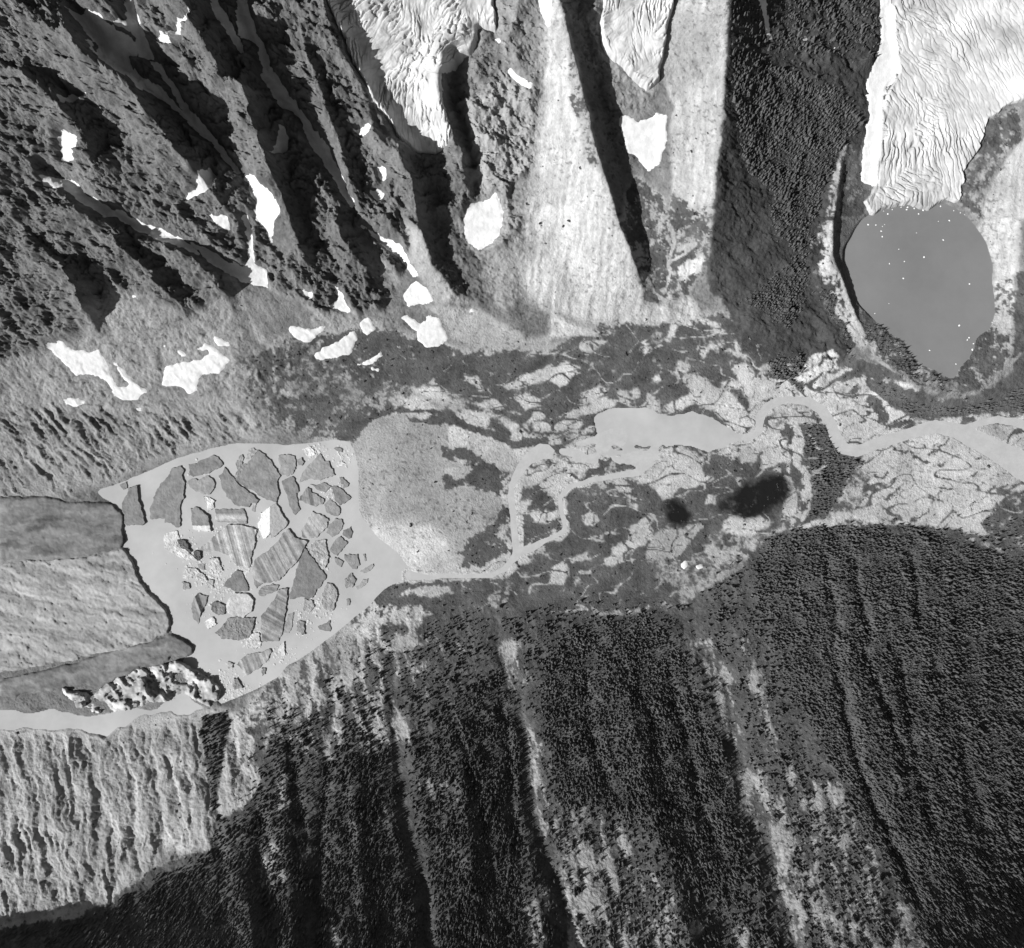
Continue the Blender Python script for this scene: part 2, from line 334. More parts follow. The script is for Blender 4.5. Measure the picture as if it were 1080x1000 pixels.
# upper left crags
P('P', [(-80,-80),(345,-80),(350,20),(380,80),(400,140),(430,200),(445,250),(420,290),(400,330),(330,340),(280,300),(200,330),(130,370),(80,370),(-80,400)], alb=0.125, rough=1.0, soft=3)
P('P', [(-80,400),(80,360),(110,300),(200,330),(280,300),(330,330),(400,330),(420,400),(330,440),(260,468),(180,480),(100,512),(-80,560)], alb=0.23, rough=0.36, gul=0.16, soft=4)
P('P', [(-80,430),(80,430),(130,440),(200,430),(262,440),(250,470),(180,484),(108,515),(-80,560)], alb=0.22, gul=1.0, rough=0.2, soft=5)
P('E', [(410,0),(480,60),(500,130),(560,230),(640,340),(720,385),(640,390),(560,380),(520,310),(470,250),(430,140)], alb=0.30, rough=0.03)
P('E', [(520,400),(700,400),(780,430),(900,500),(1000,550),(1080,530),(1080,620),(950,645),(850,665),(780,640),(740,590),(640,550),(600,480)], alb=0.34, rough=0.05, veg=0.08)
P('A', [(900,840),(1000,870),(1080,930),(1080,1080),(950,1200),(880,1120),(930,1000)], alb=0.12, rough=0.35)
P('D', [(690,250),(880,320),(1080,420),(1080,500),(960,510),(860,600),(780,560),(720,400)], alb=0.17, rough=0.1)
K('D', [(700,250),(740,310),(760,400),(800,480),(850,560)], 6, alb=0.27)
P('E', [(180,40),(260,100),(330,200),(400,300),(300,330),(240,170)], alb=0.24, rough=0.15)
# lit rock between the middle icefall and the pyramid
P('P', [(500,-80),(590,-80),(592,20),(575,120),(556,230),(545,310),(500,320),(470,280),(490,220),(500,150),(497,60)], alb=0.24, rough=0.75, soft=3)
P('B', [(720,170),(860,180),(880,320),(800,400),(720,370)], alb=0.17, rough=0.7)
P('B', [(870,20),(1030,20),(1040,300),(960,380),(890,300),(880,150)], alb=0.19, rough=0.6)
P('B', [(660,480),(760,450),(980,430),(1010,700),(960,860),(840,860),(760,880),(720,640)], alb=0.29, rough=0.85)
P('B', [(900,840),(1050,760),(1080,994),(900,994)], alb=0.22, rough=0.3)
P('E', [(700,150),(860,130),(1000,0),(1060,60),(980,250),(900,430),(820,400),(740,300)], alb=0.24, rough=0.45)
P('B', [(380,600),(560,700),(700,640),(770,900),(700,994),(440,994),(360,760)], alb=0.14, rough=0.8, soft=4)
P('E', [(500,110),(560,230),(640,330),(810,410),(740,200),(660,60),(600,0),(490,0)], alb=0.12, rough=0.55)  # right flank of the rib: its shade is put into the albedo
# pyramid of scree
P('P', [(578,-80),(590,-80),(594,5),(602,40),(622,130),(642,190),(657,240),(674,290),(682,320),(655,347),(620,342),(580,327),(560,320),(546,305),(553,240),(565,150),(574,60)], alb=0.46, rough=0.04, veg=0.04, soft=5)
P('F', [(85,200),(130,330),(190,620),(240,780),(180,760),(140,640),(110,500),(80,400)], alb=0.3, veg=0.5, rough=0.3)
P('F', [(110,190),(240,310),(290,500),(390,740),(340,890),(330,994),(300,994),(230,700),(150,400)], alb=0.12, rough=0.45)  # dark albedo filling the outline of the crest's cast shadow
P('F', [(50,15),(240,15),(235,220),(250,320),(200,330),(100,180)], alb=0.18, rough=0.6)
# pale fan right of the pyramid
P('F', [(560,60),(720,-300),(830,-300),(815,20),(797,300),(757,730),(748,930),(640,950),(560,880),(545,600),(560,480),(500,300)], alb=0.36, rough=0.10, soft=2)
P('F', [(530,60),(740,60),(780,250),(560,480),(500,300)], alb=0.30, rough=0.35)
P('F', [(240,220),(330,320),(480,400),(480,520),(400,560),(320,510),(280,430)], alb=0.22, rough=0.45)
P('F', [(390,800),(520,900),(540,994),(340,994),(340,900)], alb=0.3, veg=0.65)
P('F', [(560,860),(640,940),(750,930),(750,994),(540,994)], alb=0.34, veg=0.6)
P('Q', [(310,0),(740,0),(720,170),(690,240),(640,340),(540,400),(430,380),(390,230)], alb=0.32, veg=0.62)
K('Q', [(540,20),(570,110),(540,180),(540,270),(520,340)], 3, veg=0.0); K('Q', [(660,120),(610,170),(545,200)], 3, veg=0.0); K('Q', [(430,260),(480,340),(545,400)], 3, veg=0.0)
# dark brush and wood right of the pale fan
P('P', [(767,-80),(930,-80),(928,40),(915,130),(905,165),(893,150),(883,200),(876,260),(885,310),(905,360),(870,400),(845,405),(800,380),(775,340),(745,300),(747,270),(753,229),(756,174),(762,127),(766,70)], alb=0.14, veg=0.97, rough=0.45, soft=1, valb=0.050)
P('F', [(900,280),(930,260),(940,350),(880,410)], veg=0.6); P('F', [(830,560),(860,640),(950,850),(1010,960),(940,900),(850,700)], veg=0.7)
P('G', [(0,-300),(430,-300),(440,100),(400,280),(300,350),(150,400),(0,300)], rough=0.6, valb=0.055)
P('G', [(260,660),(235,790),(210,994),(165,994),(200,800)], alb=0.36, veg=0.42)
P('H', [(100,60),(195,0),(200,180),(250,300),(310,450),(365,575),(330,600),(270,520),(190,350),(160,300),(110,200)], alb=0.37, veg=0.44)
P('H', [(100,60),(160,40),(150,300),(260,520),(300,640),(210,500),(110,330)], veg=0.72)
K('G', [(258,670),(232,800),(208,960)], 5, veg=0.08, alb=0.40, warp=2)
K('H', [(196,30),(197,170),(243,300),(302,450),(360,565)], 6, veg=0.08, alb=0.42, warp=2)
P('G', [(270,680),(330,700),(345,830),(350,994),(240,994)], alb=0.2, veg=0.7)
P('H', [(210,0),(345,0),(262,130),(262,200),(325,400),(320,470),(250,300),(200,180)], alb=0.12, veg=0.2, rough=0.1)  # inner moraine wall: shade of the steep side painted as dark albedo
P('H', [(325,390),(400,470),(480,535),(555,570),(555,620),(680,690),(760,735),(700,790),(600,760),(480,690),(380,620),(340,500)], alb=0.32, veg=0.7)
P('H', [(760,735),(780,680),(830,640),(850,590),(860,545),(930,500),(955,370),(1020,280),(1030,500),(1020,640),(900,780),(800,820)], alb=0.34, veg=0.68)
P('H', [(870,40),(900,0),(1060,0),(1050,260),(960,290),(945,210)], alb=0.40, rough=0.05)
P('H', [(955,370),(950,290),(1020,270),(1030,400),(1000,530),(930,500)], alb=0.42, veg=0.35)
P('G', [(920,550),(1065,480),(1065,640),(960,740),(890,900),(900,994),(820,960),(775,930),(800,800),(870,690)], alb=0.24, veg=0.68, rough=0.35)
P('G', [(1065,640),(1080,620),(1400,500),(1400,994),(900,994),(900,900),(960,780)], alb=0.37, rough=0.05)
P('H', [(1045,250),(1400,150),(1400,800),(1080,830),(1030,700),(1030,400)], veg=0.9, alb=0.2)
# valley floor, plants by default
P('P', [(330,350),(400,345),(480,365),(560,375),(640,340),(700,335),(760,330),(840,385),(850,420),(950,440),(1160,430),(1160,620),(1080,592),(960,552),(860,556),(780,590),(720,640),(640,650),(560,650),(440,650),(380,660),(330,700),(390,620),(420,600),(390,560),(375,470),(330,462),(300,430)], alb=0.40, veg=0.83, rough=0.06, soft=4)
P('P', [(250,380),(330,350),(400,390),(420,420),(390,440),(330,462),(270,450)], alb=0.22, veg=0.62, soft=9)
P('E', [(560,620),(760,640),(900,660),(1080,640),(1080,700),(760,800),(400,760),(340,680)], veg=0.9)
P('V', [(-120,170),(-40,120),(60,110),(220,130),(300,170),(350,215),(250,240),(120,240),(20,215),(-100,260)], alb=0.33, veg=0.42, soft=4)
P('R', [(190,130),(260,20),(330,0),(480,-30),(620,20),(650,80),(640,150),(580,130),(600,190),(640,215),(720,230),(600,260),(590,320),(700,330),(860,370),(840,460),(700,560),(640,620),(700,640),(640,700),(450,712),(380,610),(215,450),(200,300)], alb=0.27, veg=0.04, rough=0.05, warp=4, soft=2)
P('R', [(600,340),(700,330),(860,370),(840,460),(700,560),(640,620),(600,480)], alb=0.29, veg=0.24, soft=4)
P('R', [(190,250),(240,20),(300,40),(260,300),(320,470),(215,440)], alb=0.33, soft=6)
P('R', [(215,450),(290,475),(420,480),(560,520),(640,620),(640,700),(450,708),(380,612),(290,540)], alb=0.46, veg=0.03, soft=5)
P('R', [(430,470),(560,520),(640,600),(560,620),(480,560)], alb=0.52, soft=5)
for q_, w_ in zip(RIVER, RIVER_W): K('P', [a[:2] for a in q_], (max(w_) if isinstance(w_, list) else w_) + 3, alb=0.42, veg=0.25, warp=7)
P('V', [(520,560),(600,440),(700,425),(1080,440),(1080,520),(900,545),(760,520),(640,580),(560,640)], alb=0.42, veg=0.3, soft=3)
for pts in ([(230,290),(300,320),(400,360),(540,410),(660,420),(580,490),(530,520),(440,490),(370,440),(310,410),(250,420)], [(260,260),(330,240),(410,255),(440,290),(420,322),(330,310)],
            [(350,212),(450,180),(530,238),(480,240)], [(410,225),(470,255),(585,300),(540,352),(515,310)], [(530,352),(580,325),(640,367),(570,382)], [(545,168),(620,165),(708,215),(600,238)],
            [(635,240),(712,233),(722,342),(648,345)], [(728,345),(740,300),(800,250),(900,222),(1010,190),(1025,222),(860,262),(810,312)], [(865,188),(930,132),(1003,150),(930,198)],
            [(500,135),(590,72),(760,12),(866,35),(800,115),(700,102),(600,118)], [(290,58),(370,78),(415,165),(340,110)], [(70,128),(190,128),(260,195),(200,205)], [(775,362),(850,343),(858,368)],
            [(878,352),(900,312),(938,325)], [(796,322),(885,262),(865,332)], [(385,330),(430,320),(475,345)], [(210,520),(390,490),(290,560)], [(270,470),(360,470),(290,500)],
            [(1005,912),(1080,855),(1080,915),(1030,922)], [(905,852),(970,838),(975,868)], [(995,820),(1060,822),(1030,838)], [(820,950),(900,915),(910,940)], [(720,400),(790,378),(780,392)], [(560,690),(600,650),(640,660),(610,720),(560,760)],
            [(640,720),(760,715),(760,745),(690,780),(640,760)], [(620,560),(720,530),(900,550),(930,570),(790,610),(760,670),(690,620)], [(870,770),(900,725),(950,745),(900,785)], [(0,180),(90,170),(210,240),(120,290),(60,240)], [(0,300),(60,330),(0,340)], [(1020,570),(1080,565),(1080,640),(1040,610)],[(950,580),(985,570),(985,615),(955,610)]):
    P('V', pts, alb=0.44, veg=0.06, warp=3.0, soft=0.8)
K('V', [(80,285),(190,290),(230,270),(340,320),(480,370),(560,405),(700,390)], 7, veg=0.95, alb=0.3); K('V', [(0,230),(180,245),(240,275)], 3, veg=0.9); K('V', [(0,225),(40,260),(80,310)], 2, veg=0.8)
for pts in ([(575,650),(640,668),(740,760),(830,800),(890,880),(922,950),(880,972),(820,942),(730,872),(660,842),(560,892),(508,872),(640,790),(590,720)], [(430,790),(495,825),(495,890),(440,855)], [(0,680),(70,655),(142,690),(40,775)], [(118,590),(160,562),(225,605),(160,622)],
            [(0,425),(100,480),(200,510),(262,540),(210,592),(160,540),(0,545)], [(558,420),(600,343),(655,370),(692,450),(805,500),(720,525),(620,482),(560,462)], [(330,440),(430,388),(545,400),(545,465),(440,492),(330,472)],
            [(585,220),(705,168),(692,240),(578,302)], [(825,650),(900,680),(922,720),(985,800),(960,885),(920,925),(900,830),(850,720)], [(530,560),(560,470),(585,480),(555,560)], [(360,780),(400,770),(415,815),(380,815)], [(300,795),(340,780),(395,845),(330,835)], [(450,750),(490,715),(510,745),(480,755)], [(785,745),(860,740),(880,765),(800,775)], [(410,590),(470,600),(420,630)], [(660,580),(720,600),(700,650)], [(140,800),(230,770),(270,790),(200,840)], [(0,960),(90,880),(250,820),(300,850),(110,890),(30,970)]):
    P('Q', pts, alb=0.45, veg=0.06, warp=3.0, soft=0.8)
P('Q', [(640,460),(800,510),(880,560),(900,640),(820,640),(700,590)], veg=0.6)
for pts, a in (([(380,280),(470,210),(510,150),(600,122),(660,170),(700,260),(760,290),(620,330),(520,390),(470,320)], 0.44), ([(640,200),(720,170),(730,195),(650,215)], 0.42), ([(850,170),(920,110),(950,130),(930,200),(860,200)], 0.42), ([(800,110),(870,105),(830,130)], 0.42),
            ([(270,600),(380,560),(450,480),(470,520),(440,580),(300,628)], 0.44), ([(370,500),(430,450),(470,470),(440,520),(360,560)], 0.36), ([(160,350),(215,345),(210,355)], 0.42), ([(330,300),(370,300),(370,370),(405,400),(380,420)], 0.4), ([(180,555),(240,550),(230,575)], 0.42),
            ([(270,530),(320,520),(310,540)], 0.42), ([(800,460),(960,445),(1000,490),(900,545),(830,540),(790,500)], 0.45), ([(700,400),(740,350),(760,400)], 0.42), ([(500,520),(600,500),(720,480),(640,600),(560,650),(430,650),(460,580)], 0.30), ([(0,680),(60,640),(90,720),(60,770),(0,760)], 0.4), ([(100,640),(170,620),(180,640),(100,660)], 0.42), ([(250,640),(340,620),(330,660),(260,670)], 0.36), ([(145,460),(200,440),(220,470),(160,490)], 0.4), ([(960,230),(975,60),(1080,100),(1080,260)], 0.42)):
    P('S', pts, alb=a, veg=0.10, warp=3.5, soft=0.8)
P('S', [(720,540),(960,540),(1080,480),(1080,560),(900,640),(760,680),(700,620)], veg=0.55, alb=0.38)
P('S', [(430,650),(560,650),(700,620),(760,700),(780,860),(560,840),(480,760)], veg=0.55, alb=0.30)
K('S', [(800,460),(720,480),(660,580),(600,640)], 7, veg=0.9)
# lower river flat
P('T', [(230,190),(400,180),(480,150),(600,60),(700,45),(780,90),(1060,240),(1400,300),(1400,420),(1070,330),(990,365),(950,430),(990,562),(860,532),(720,502),(560,492),(420,492),(290,462),(330,360),(390,280)], alb=0.44, veg=0.05, soft=1)
P('T', [(230,0),(420,-10),(560,40),(440,95),(300,105),(250,80)], alb=0.46, veg=0.08)
P('T', [(890,60),(960,20),(1040,90),(960,100)], alb=0.3, veg=0.3)
for pts, w in (([(340,370),(470,365),(530,310),(580,285),(660,320),(780,330)], 1.8), ([(560,480),(640,440),(710,350)], 2.6), ([(480,145),(560,160),(640,200),(700,220),(760,190)], 2.5), ([(660,170),(700,120),(750,85)], 2.2), ([(870,380),(960,300)], 1.8), ([(400,270),(460,250)], 2.5), ([(840,270),(980,275)], 2.5), ([(840,185),(880,182)], 2), ([(380,430),(520,400)], 1.5), ([(420,460),(600,480)], 1.5)):
    K('T', pts, w, veg=0.72, warp=7)
P('T', [(960,400),(1080,330),(1400,350),(1400,700),(1080,600),(990,560),(860,500)], veg=0.75)
P('T', [(270,290),(390,180),(360,360),(260,500),(140,500),(170,460)], veg=0.5, alb=0.4)
P('T', [(80,20),(180,30),(250,175),(370,182),(270,300),(170,470),(100,462),(112,300),(80,150)], veg=0.8)
K('T', [(20,0),(60,120),(50,200),(85,270),(95,380),(70,460)], 8, veg=0.05, alb=0.47, warp=9); K('T', [(20,520),(140,490),(200,490)], 5, veg=0.1, alb=0.45); K('T', [(-30,130),(0,200),(-10,260),(30,380),(20,480)], 10, veg=0.12, alb=0.45, warp=9)
P('H', [(60,660),(120,620),(210,600),(270,660),(400,720),(620,840),(560,960),(440,994),(260,994),(170,880),(60,810)], alb=0.46, veg=0.22)
for pts, w in (([(140,670),(160,640),(240,630)], 4), ([(260,720),(350,700),(430,730)], 6), ([(240,650),(420,690),(520,740)], 10), ([(390,770),(600,870)], 10), ([(480,760),(660,870)], 9), ([(380,830),(440,920)], 14), ([(180,800),(320,800)], 2), ([(470,950),(560,940)], 9)):
    K('H', pts, w, veg=0.85)
P('H', [(480,740),(560,760),(620,810),(540,790)], alb=0.5, veg=0.1, warp=1)
P('H', [(380,740),(500,760),(700,830),(850,820),(1000,720),(1080,640),(1400,600),(1400,860),(900,890),(720,920),(560,900),(440,840)], veg=0.93)
P('H', [(390,650),(500,700),(700,820),(830,830),(700,780),(560,740)], veg=0.6, alb=0.22)
K('H', [(380,640),(500,710),(640,790),(780,820),(860,790),(990,690),(1080,610)], 3, veg=0.3, alb=0.2)
# south slope
P('P', [(330,700),(400,655),(450,640),(560,645),(640,650),(720,640),(780,600),(820,562),(870,556),(960,553),(1040,576),(1160,615),(1160,1080),(-80,1080),(-80,980),(80,960),(230,880),(240,800),(262,760)], alb=0.26, veg=0.95, rough=0.22, gul=0.35, soft=2)  # at bottom left dark plant cover carries the shade, edged along the shadow line
P('P', [(353,668),(395,635),(415,640),(445,640),(480,655),(405,690),(380,720),(350,735),(310,755),(262,770),(240,760),(262,745)], alb=0.42, veg=0.35, soft=3)
P('P', [(395,660),(470,655),(500,690),(430,710)], veg=0.75, soft=3)
P('P', [(270,748),(330,718),(400,688),(445,700),(445,780),(380,805),(300,795)], veg=0.62, alb=0.36, soft=7)
P('R', [(270,850),(360,750),(480,760),(660,740),(900,730),(860,800),(700,790),(500,850)], veg=0.85); P('R', [(360,800),(450,780),(600,770),(640,810),(480,820)], veg=0.3, alb=0.42)
P('R', [(800,800),(900,770),(890,850),(820,860)], alb=0.26, veg=0.25)
P('R', [(900,820),(1080,790),(1080,994),(930,994)], veg=0.98)
P('W', [(-500,300),(0,290),(60,300),(170,260),(380,240),(480,240),(560,330),(570,500),(480,580),(430,690),(270,720),(100,860),(10,900),(-500,990)], alb=0.35, veg=0.03, rough=0.2, gul=1.0, soft=3)
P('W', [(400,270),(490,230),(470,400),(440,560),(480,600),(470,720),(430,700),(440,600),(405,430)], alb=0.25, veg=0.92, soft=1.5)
P('W', [(490,330),(560,330),(590,480),(520,560),(480,520)], alb=0.38, veg=0.35, soft=3)
P('W', [(550,200),(640,120),(758,60),(758,300),(700,300),(660,330),(600,300)], alb=0.38, veg=0.5, soft=3)
P('W', [(600,300),(680,420),(700,560),(640,560),(600,450)], alb=0.36, veg=0.6, soft=3)
P('W', [(540,760),(640,620),(740,680),(720,760),(600,840)], alb=0.30, veg=0.5, soft=5)
for pts, v in (([(0,0),(200,20),(120,180),(60,190)], 0.45), ([(250,0),(370,0),(360,40),(250,60)], 0.3), ([(410,130),(540,90),(500,150),(420,180)], 0.6), ([(250,180),(380,150),(350,320),(270,330)], 0.7), ([(590,0),(660,20),(690,140),(640,200),(610,120)], 0.4), ([(640,200),(720,300),(758,380),(758,700),(700,560),(680,350)], 0.55),
               ([(300,450),(480,450),(490,560),(380,560)], 0.6), ([(230,520),(280,520),(280,640),(240,640)], 0.55), ([(30,900),(100,930),(100,1000),(40,1000)], 0.5), ([(680,820),(758,780),(758,1000),(650,1000)], 0.55), ([(220,830),(270,880),(230,900)], 0.55), ([(100,180),(60,330),(0,330),(0,200)], 0.62)):
    P('X', pts, veg=v, alb=0.30, soft=4)
for pts, v in (([(0,550),(120,540),(220,580),(280,700),(400,830),(520,950),(400,1000),(250,1080),(60,1080),(40,800)], 0.62), ([(60,640),(140,660),(240,840),(200,900),(120,940),(70,830)], 0.4), ([(200,570),(240,660),(290,780),(250,740)], 0.35), ([(0,380),(40,600),(60,660),(0,560)], 0.45),
               ([(430,0),(530,0),(580,130),(620,350),(700,460),(758,520),(850,650),(900,1080),(780,1080),(700,850),(620,560),(560,400),(530,230)], 0.60), ([(530,110),(580,120),(570,200),(540,170)], 0.25), ([(545,450),(620,430),(700,520),(758,560),(758,700),(640,560)], 0.45), ([(590,0),(640,0),(720,250),(758,400),(700,420)], 0.55), ([(570,880),(700,960),(700,1050),(580,1000)], 0.6)):
    P('Y', pts, veg=v, alb=0.30, soft=4)
for pts, v in (([(0,380),(80,470),(200,500),(280,680),(340,800),(440,1000),(440,1080),(0,1080)], 0.62), ([(70,480),(150,470),(200,540),(110,560)], 0.35), ([(0,600),(60,640),(40,720),(0,700)], 0.45), ([(340,900),(380,840),(480,1000),(440,1060)], 0.5), ([(220,320),(280,360),(260,420),(230,380)], 0.55), ([(0,820),(160,870),(240,960),(140,980),(40,940)], 0.5)):
    P('Z', pts, veg=v, alb=0.30, soft=4)
_, _vm = poly_local([(400,372),(480,380),(560,370),(640,345),(760,335),(845,390),(1160,432),(1160,600),(1060,580),(960,545),(860,550),(780,585),(720,640),(600,650),(440,650),(560,540),(540,460),(440,440)], 6, 8)
VM = np.zeros((NV, NU), np.float32); VM[_] = _vm
_a, _b = UU + 22 * fbm(UU, VV, 60, 2, 0.4, 68), VV + 16 * fbm(UU, VV, 60, 2, 0.4, 69)
t1 = sstep(0.055, 0.015, np.abs(fbm(_a * 0.55, _b, 34, 2, 0.45, 18))); t2 = sstep(0.05, 0.01, np.abs(fbm(_a * 0.6, _b, 17, 2, 0.4, 19))); t3 = sstep(0.05, 0.012, np.abs(fbm(_a * 0.5, _b, 24, 2, 0.45, 20)))
VEG = np.clip(VEG + VM * np.where(VEG < 0.5, 0.66 * np.maximum(t1, 0.75 * t2), -0.33 * t3 * sstep(0.97, 0.85, VEG)), 0, 1)
# left glacier tongue (its ground lies below the ice)
for m in (M_LAKE, M_ARM, M_POND, M_ML, M_RIV):
    b = blur(m.astype(np.float32), 2.0)
    ROUGH *= (1 - np.clip(b * 2, 0, 1)); GUL *= (1 - np.clip(b * 2, 0, 1))

# ------------------------------------------------------------------ ice and snow outlines
GLACIERS = [
 ('glacier', 'broken white icefall pouring between dark crags at the top centre', 'P',
   [(346,-80),(520,-80),(522,5),(524,36),(505,30),(500,55),(480,70),(466,78),(469,112),(478,139),(474,152),(460,163),(441,162),(422,148),(409,125),(395,110),(376,70),(360,35),(347,5)], 'crev'),
 ('glacier', 'short crevassed white glacier tongue right of the pale pyramid ridge', 'P',
   [(636,-80),(712,-80),(710,5),(703,35),(698,62),(693,90),(680,95),(672,88),(656,72),(645,64),(636,52),(633,38),(637,0)], 'crev'),
 ('glacier', 'broad crevassed glacier ending in the round grey lake', 'P',
   [(938,-80),(1155,-80),(1155,60),(1110,95),(1064,112),(1043,127),(1031,157),(1015,183),(1010,214),(997,211),(978,223),(962,215),(932,220),(918,228),(909,215),(923,195),(926,150),(928,116),(946,78),(941,35)], 'crev2'),
 ('ice_lobe', 'smooth dark debris-covered ice lobe at the left end of the iceberg lake', 'L', [(-350,360),(-100,370),(0,392),(100,382),(160,392),(213,440),(220,560),(205,600),(0,645),(-350,680)], 'debris'),
 ('ice_lobe', 'pale ridged ice slab with curved cliff edge facing the icebergs', 'P', [(-80,595),(80,590),(131,579),(145,606),(158,627),(175,645),(179,655),(178,664),(162,674),(130,684),(95,690),(80,695),(-80,720)], 'pale'),
 ('ice_lobe', 'dark rounded ice slab below the pale slab, beside the lake', 'L2', [(-350,330),(0,262),(180,192),(350,152),(440,128),(500,160),(540,195),(505,222),(440,222),(400,262),(300,275),(200,330),(120,362),(0,352),(-350,420)], 'debris'),
 ('ice_lobe', 'jumbled white ice blocks with black cliffs at the lower left lake corner', 'L2', [(-60,370),(80,400),(210,320),(300,275),(420,262),(480,250),(555,290),(625,322),(660,372),(640,430),(615,452),(560,430),(505,390),(430,420),(330,440),(180,480),(100,478),(0,450)], 'serac'),
]
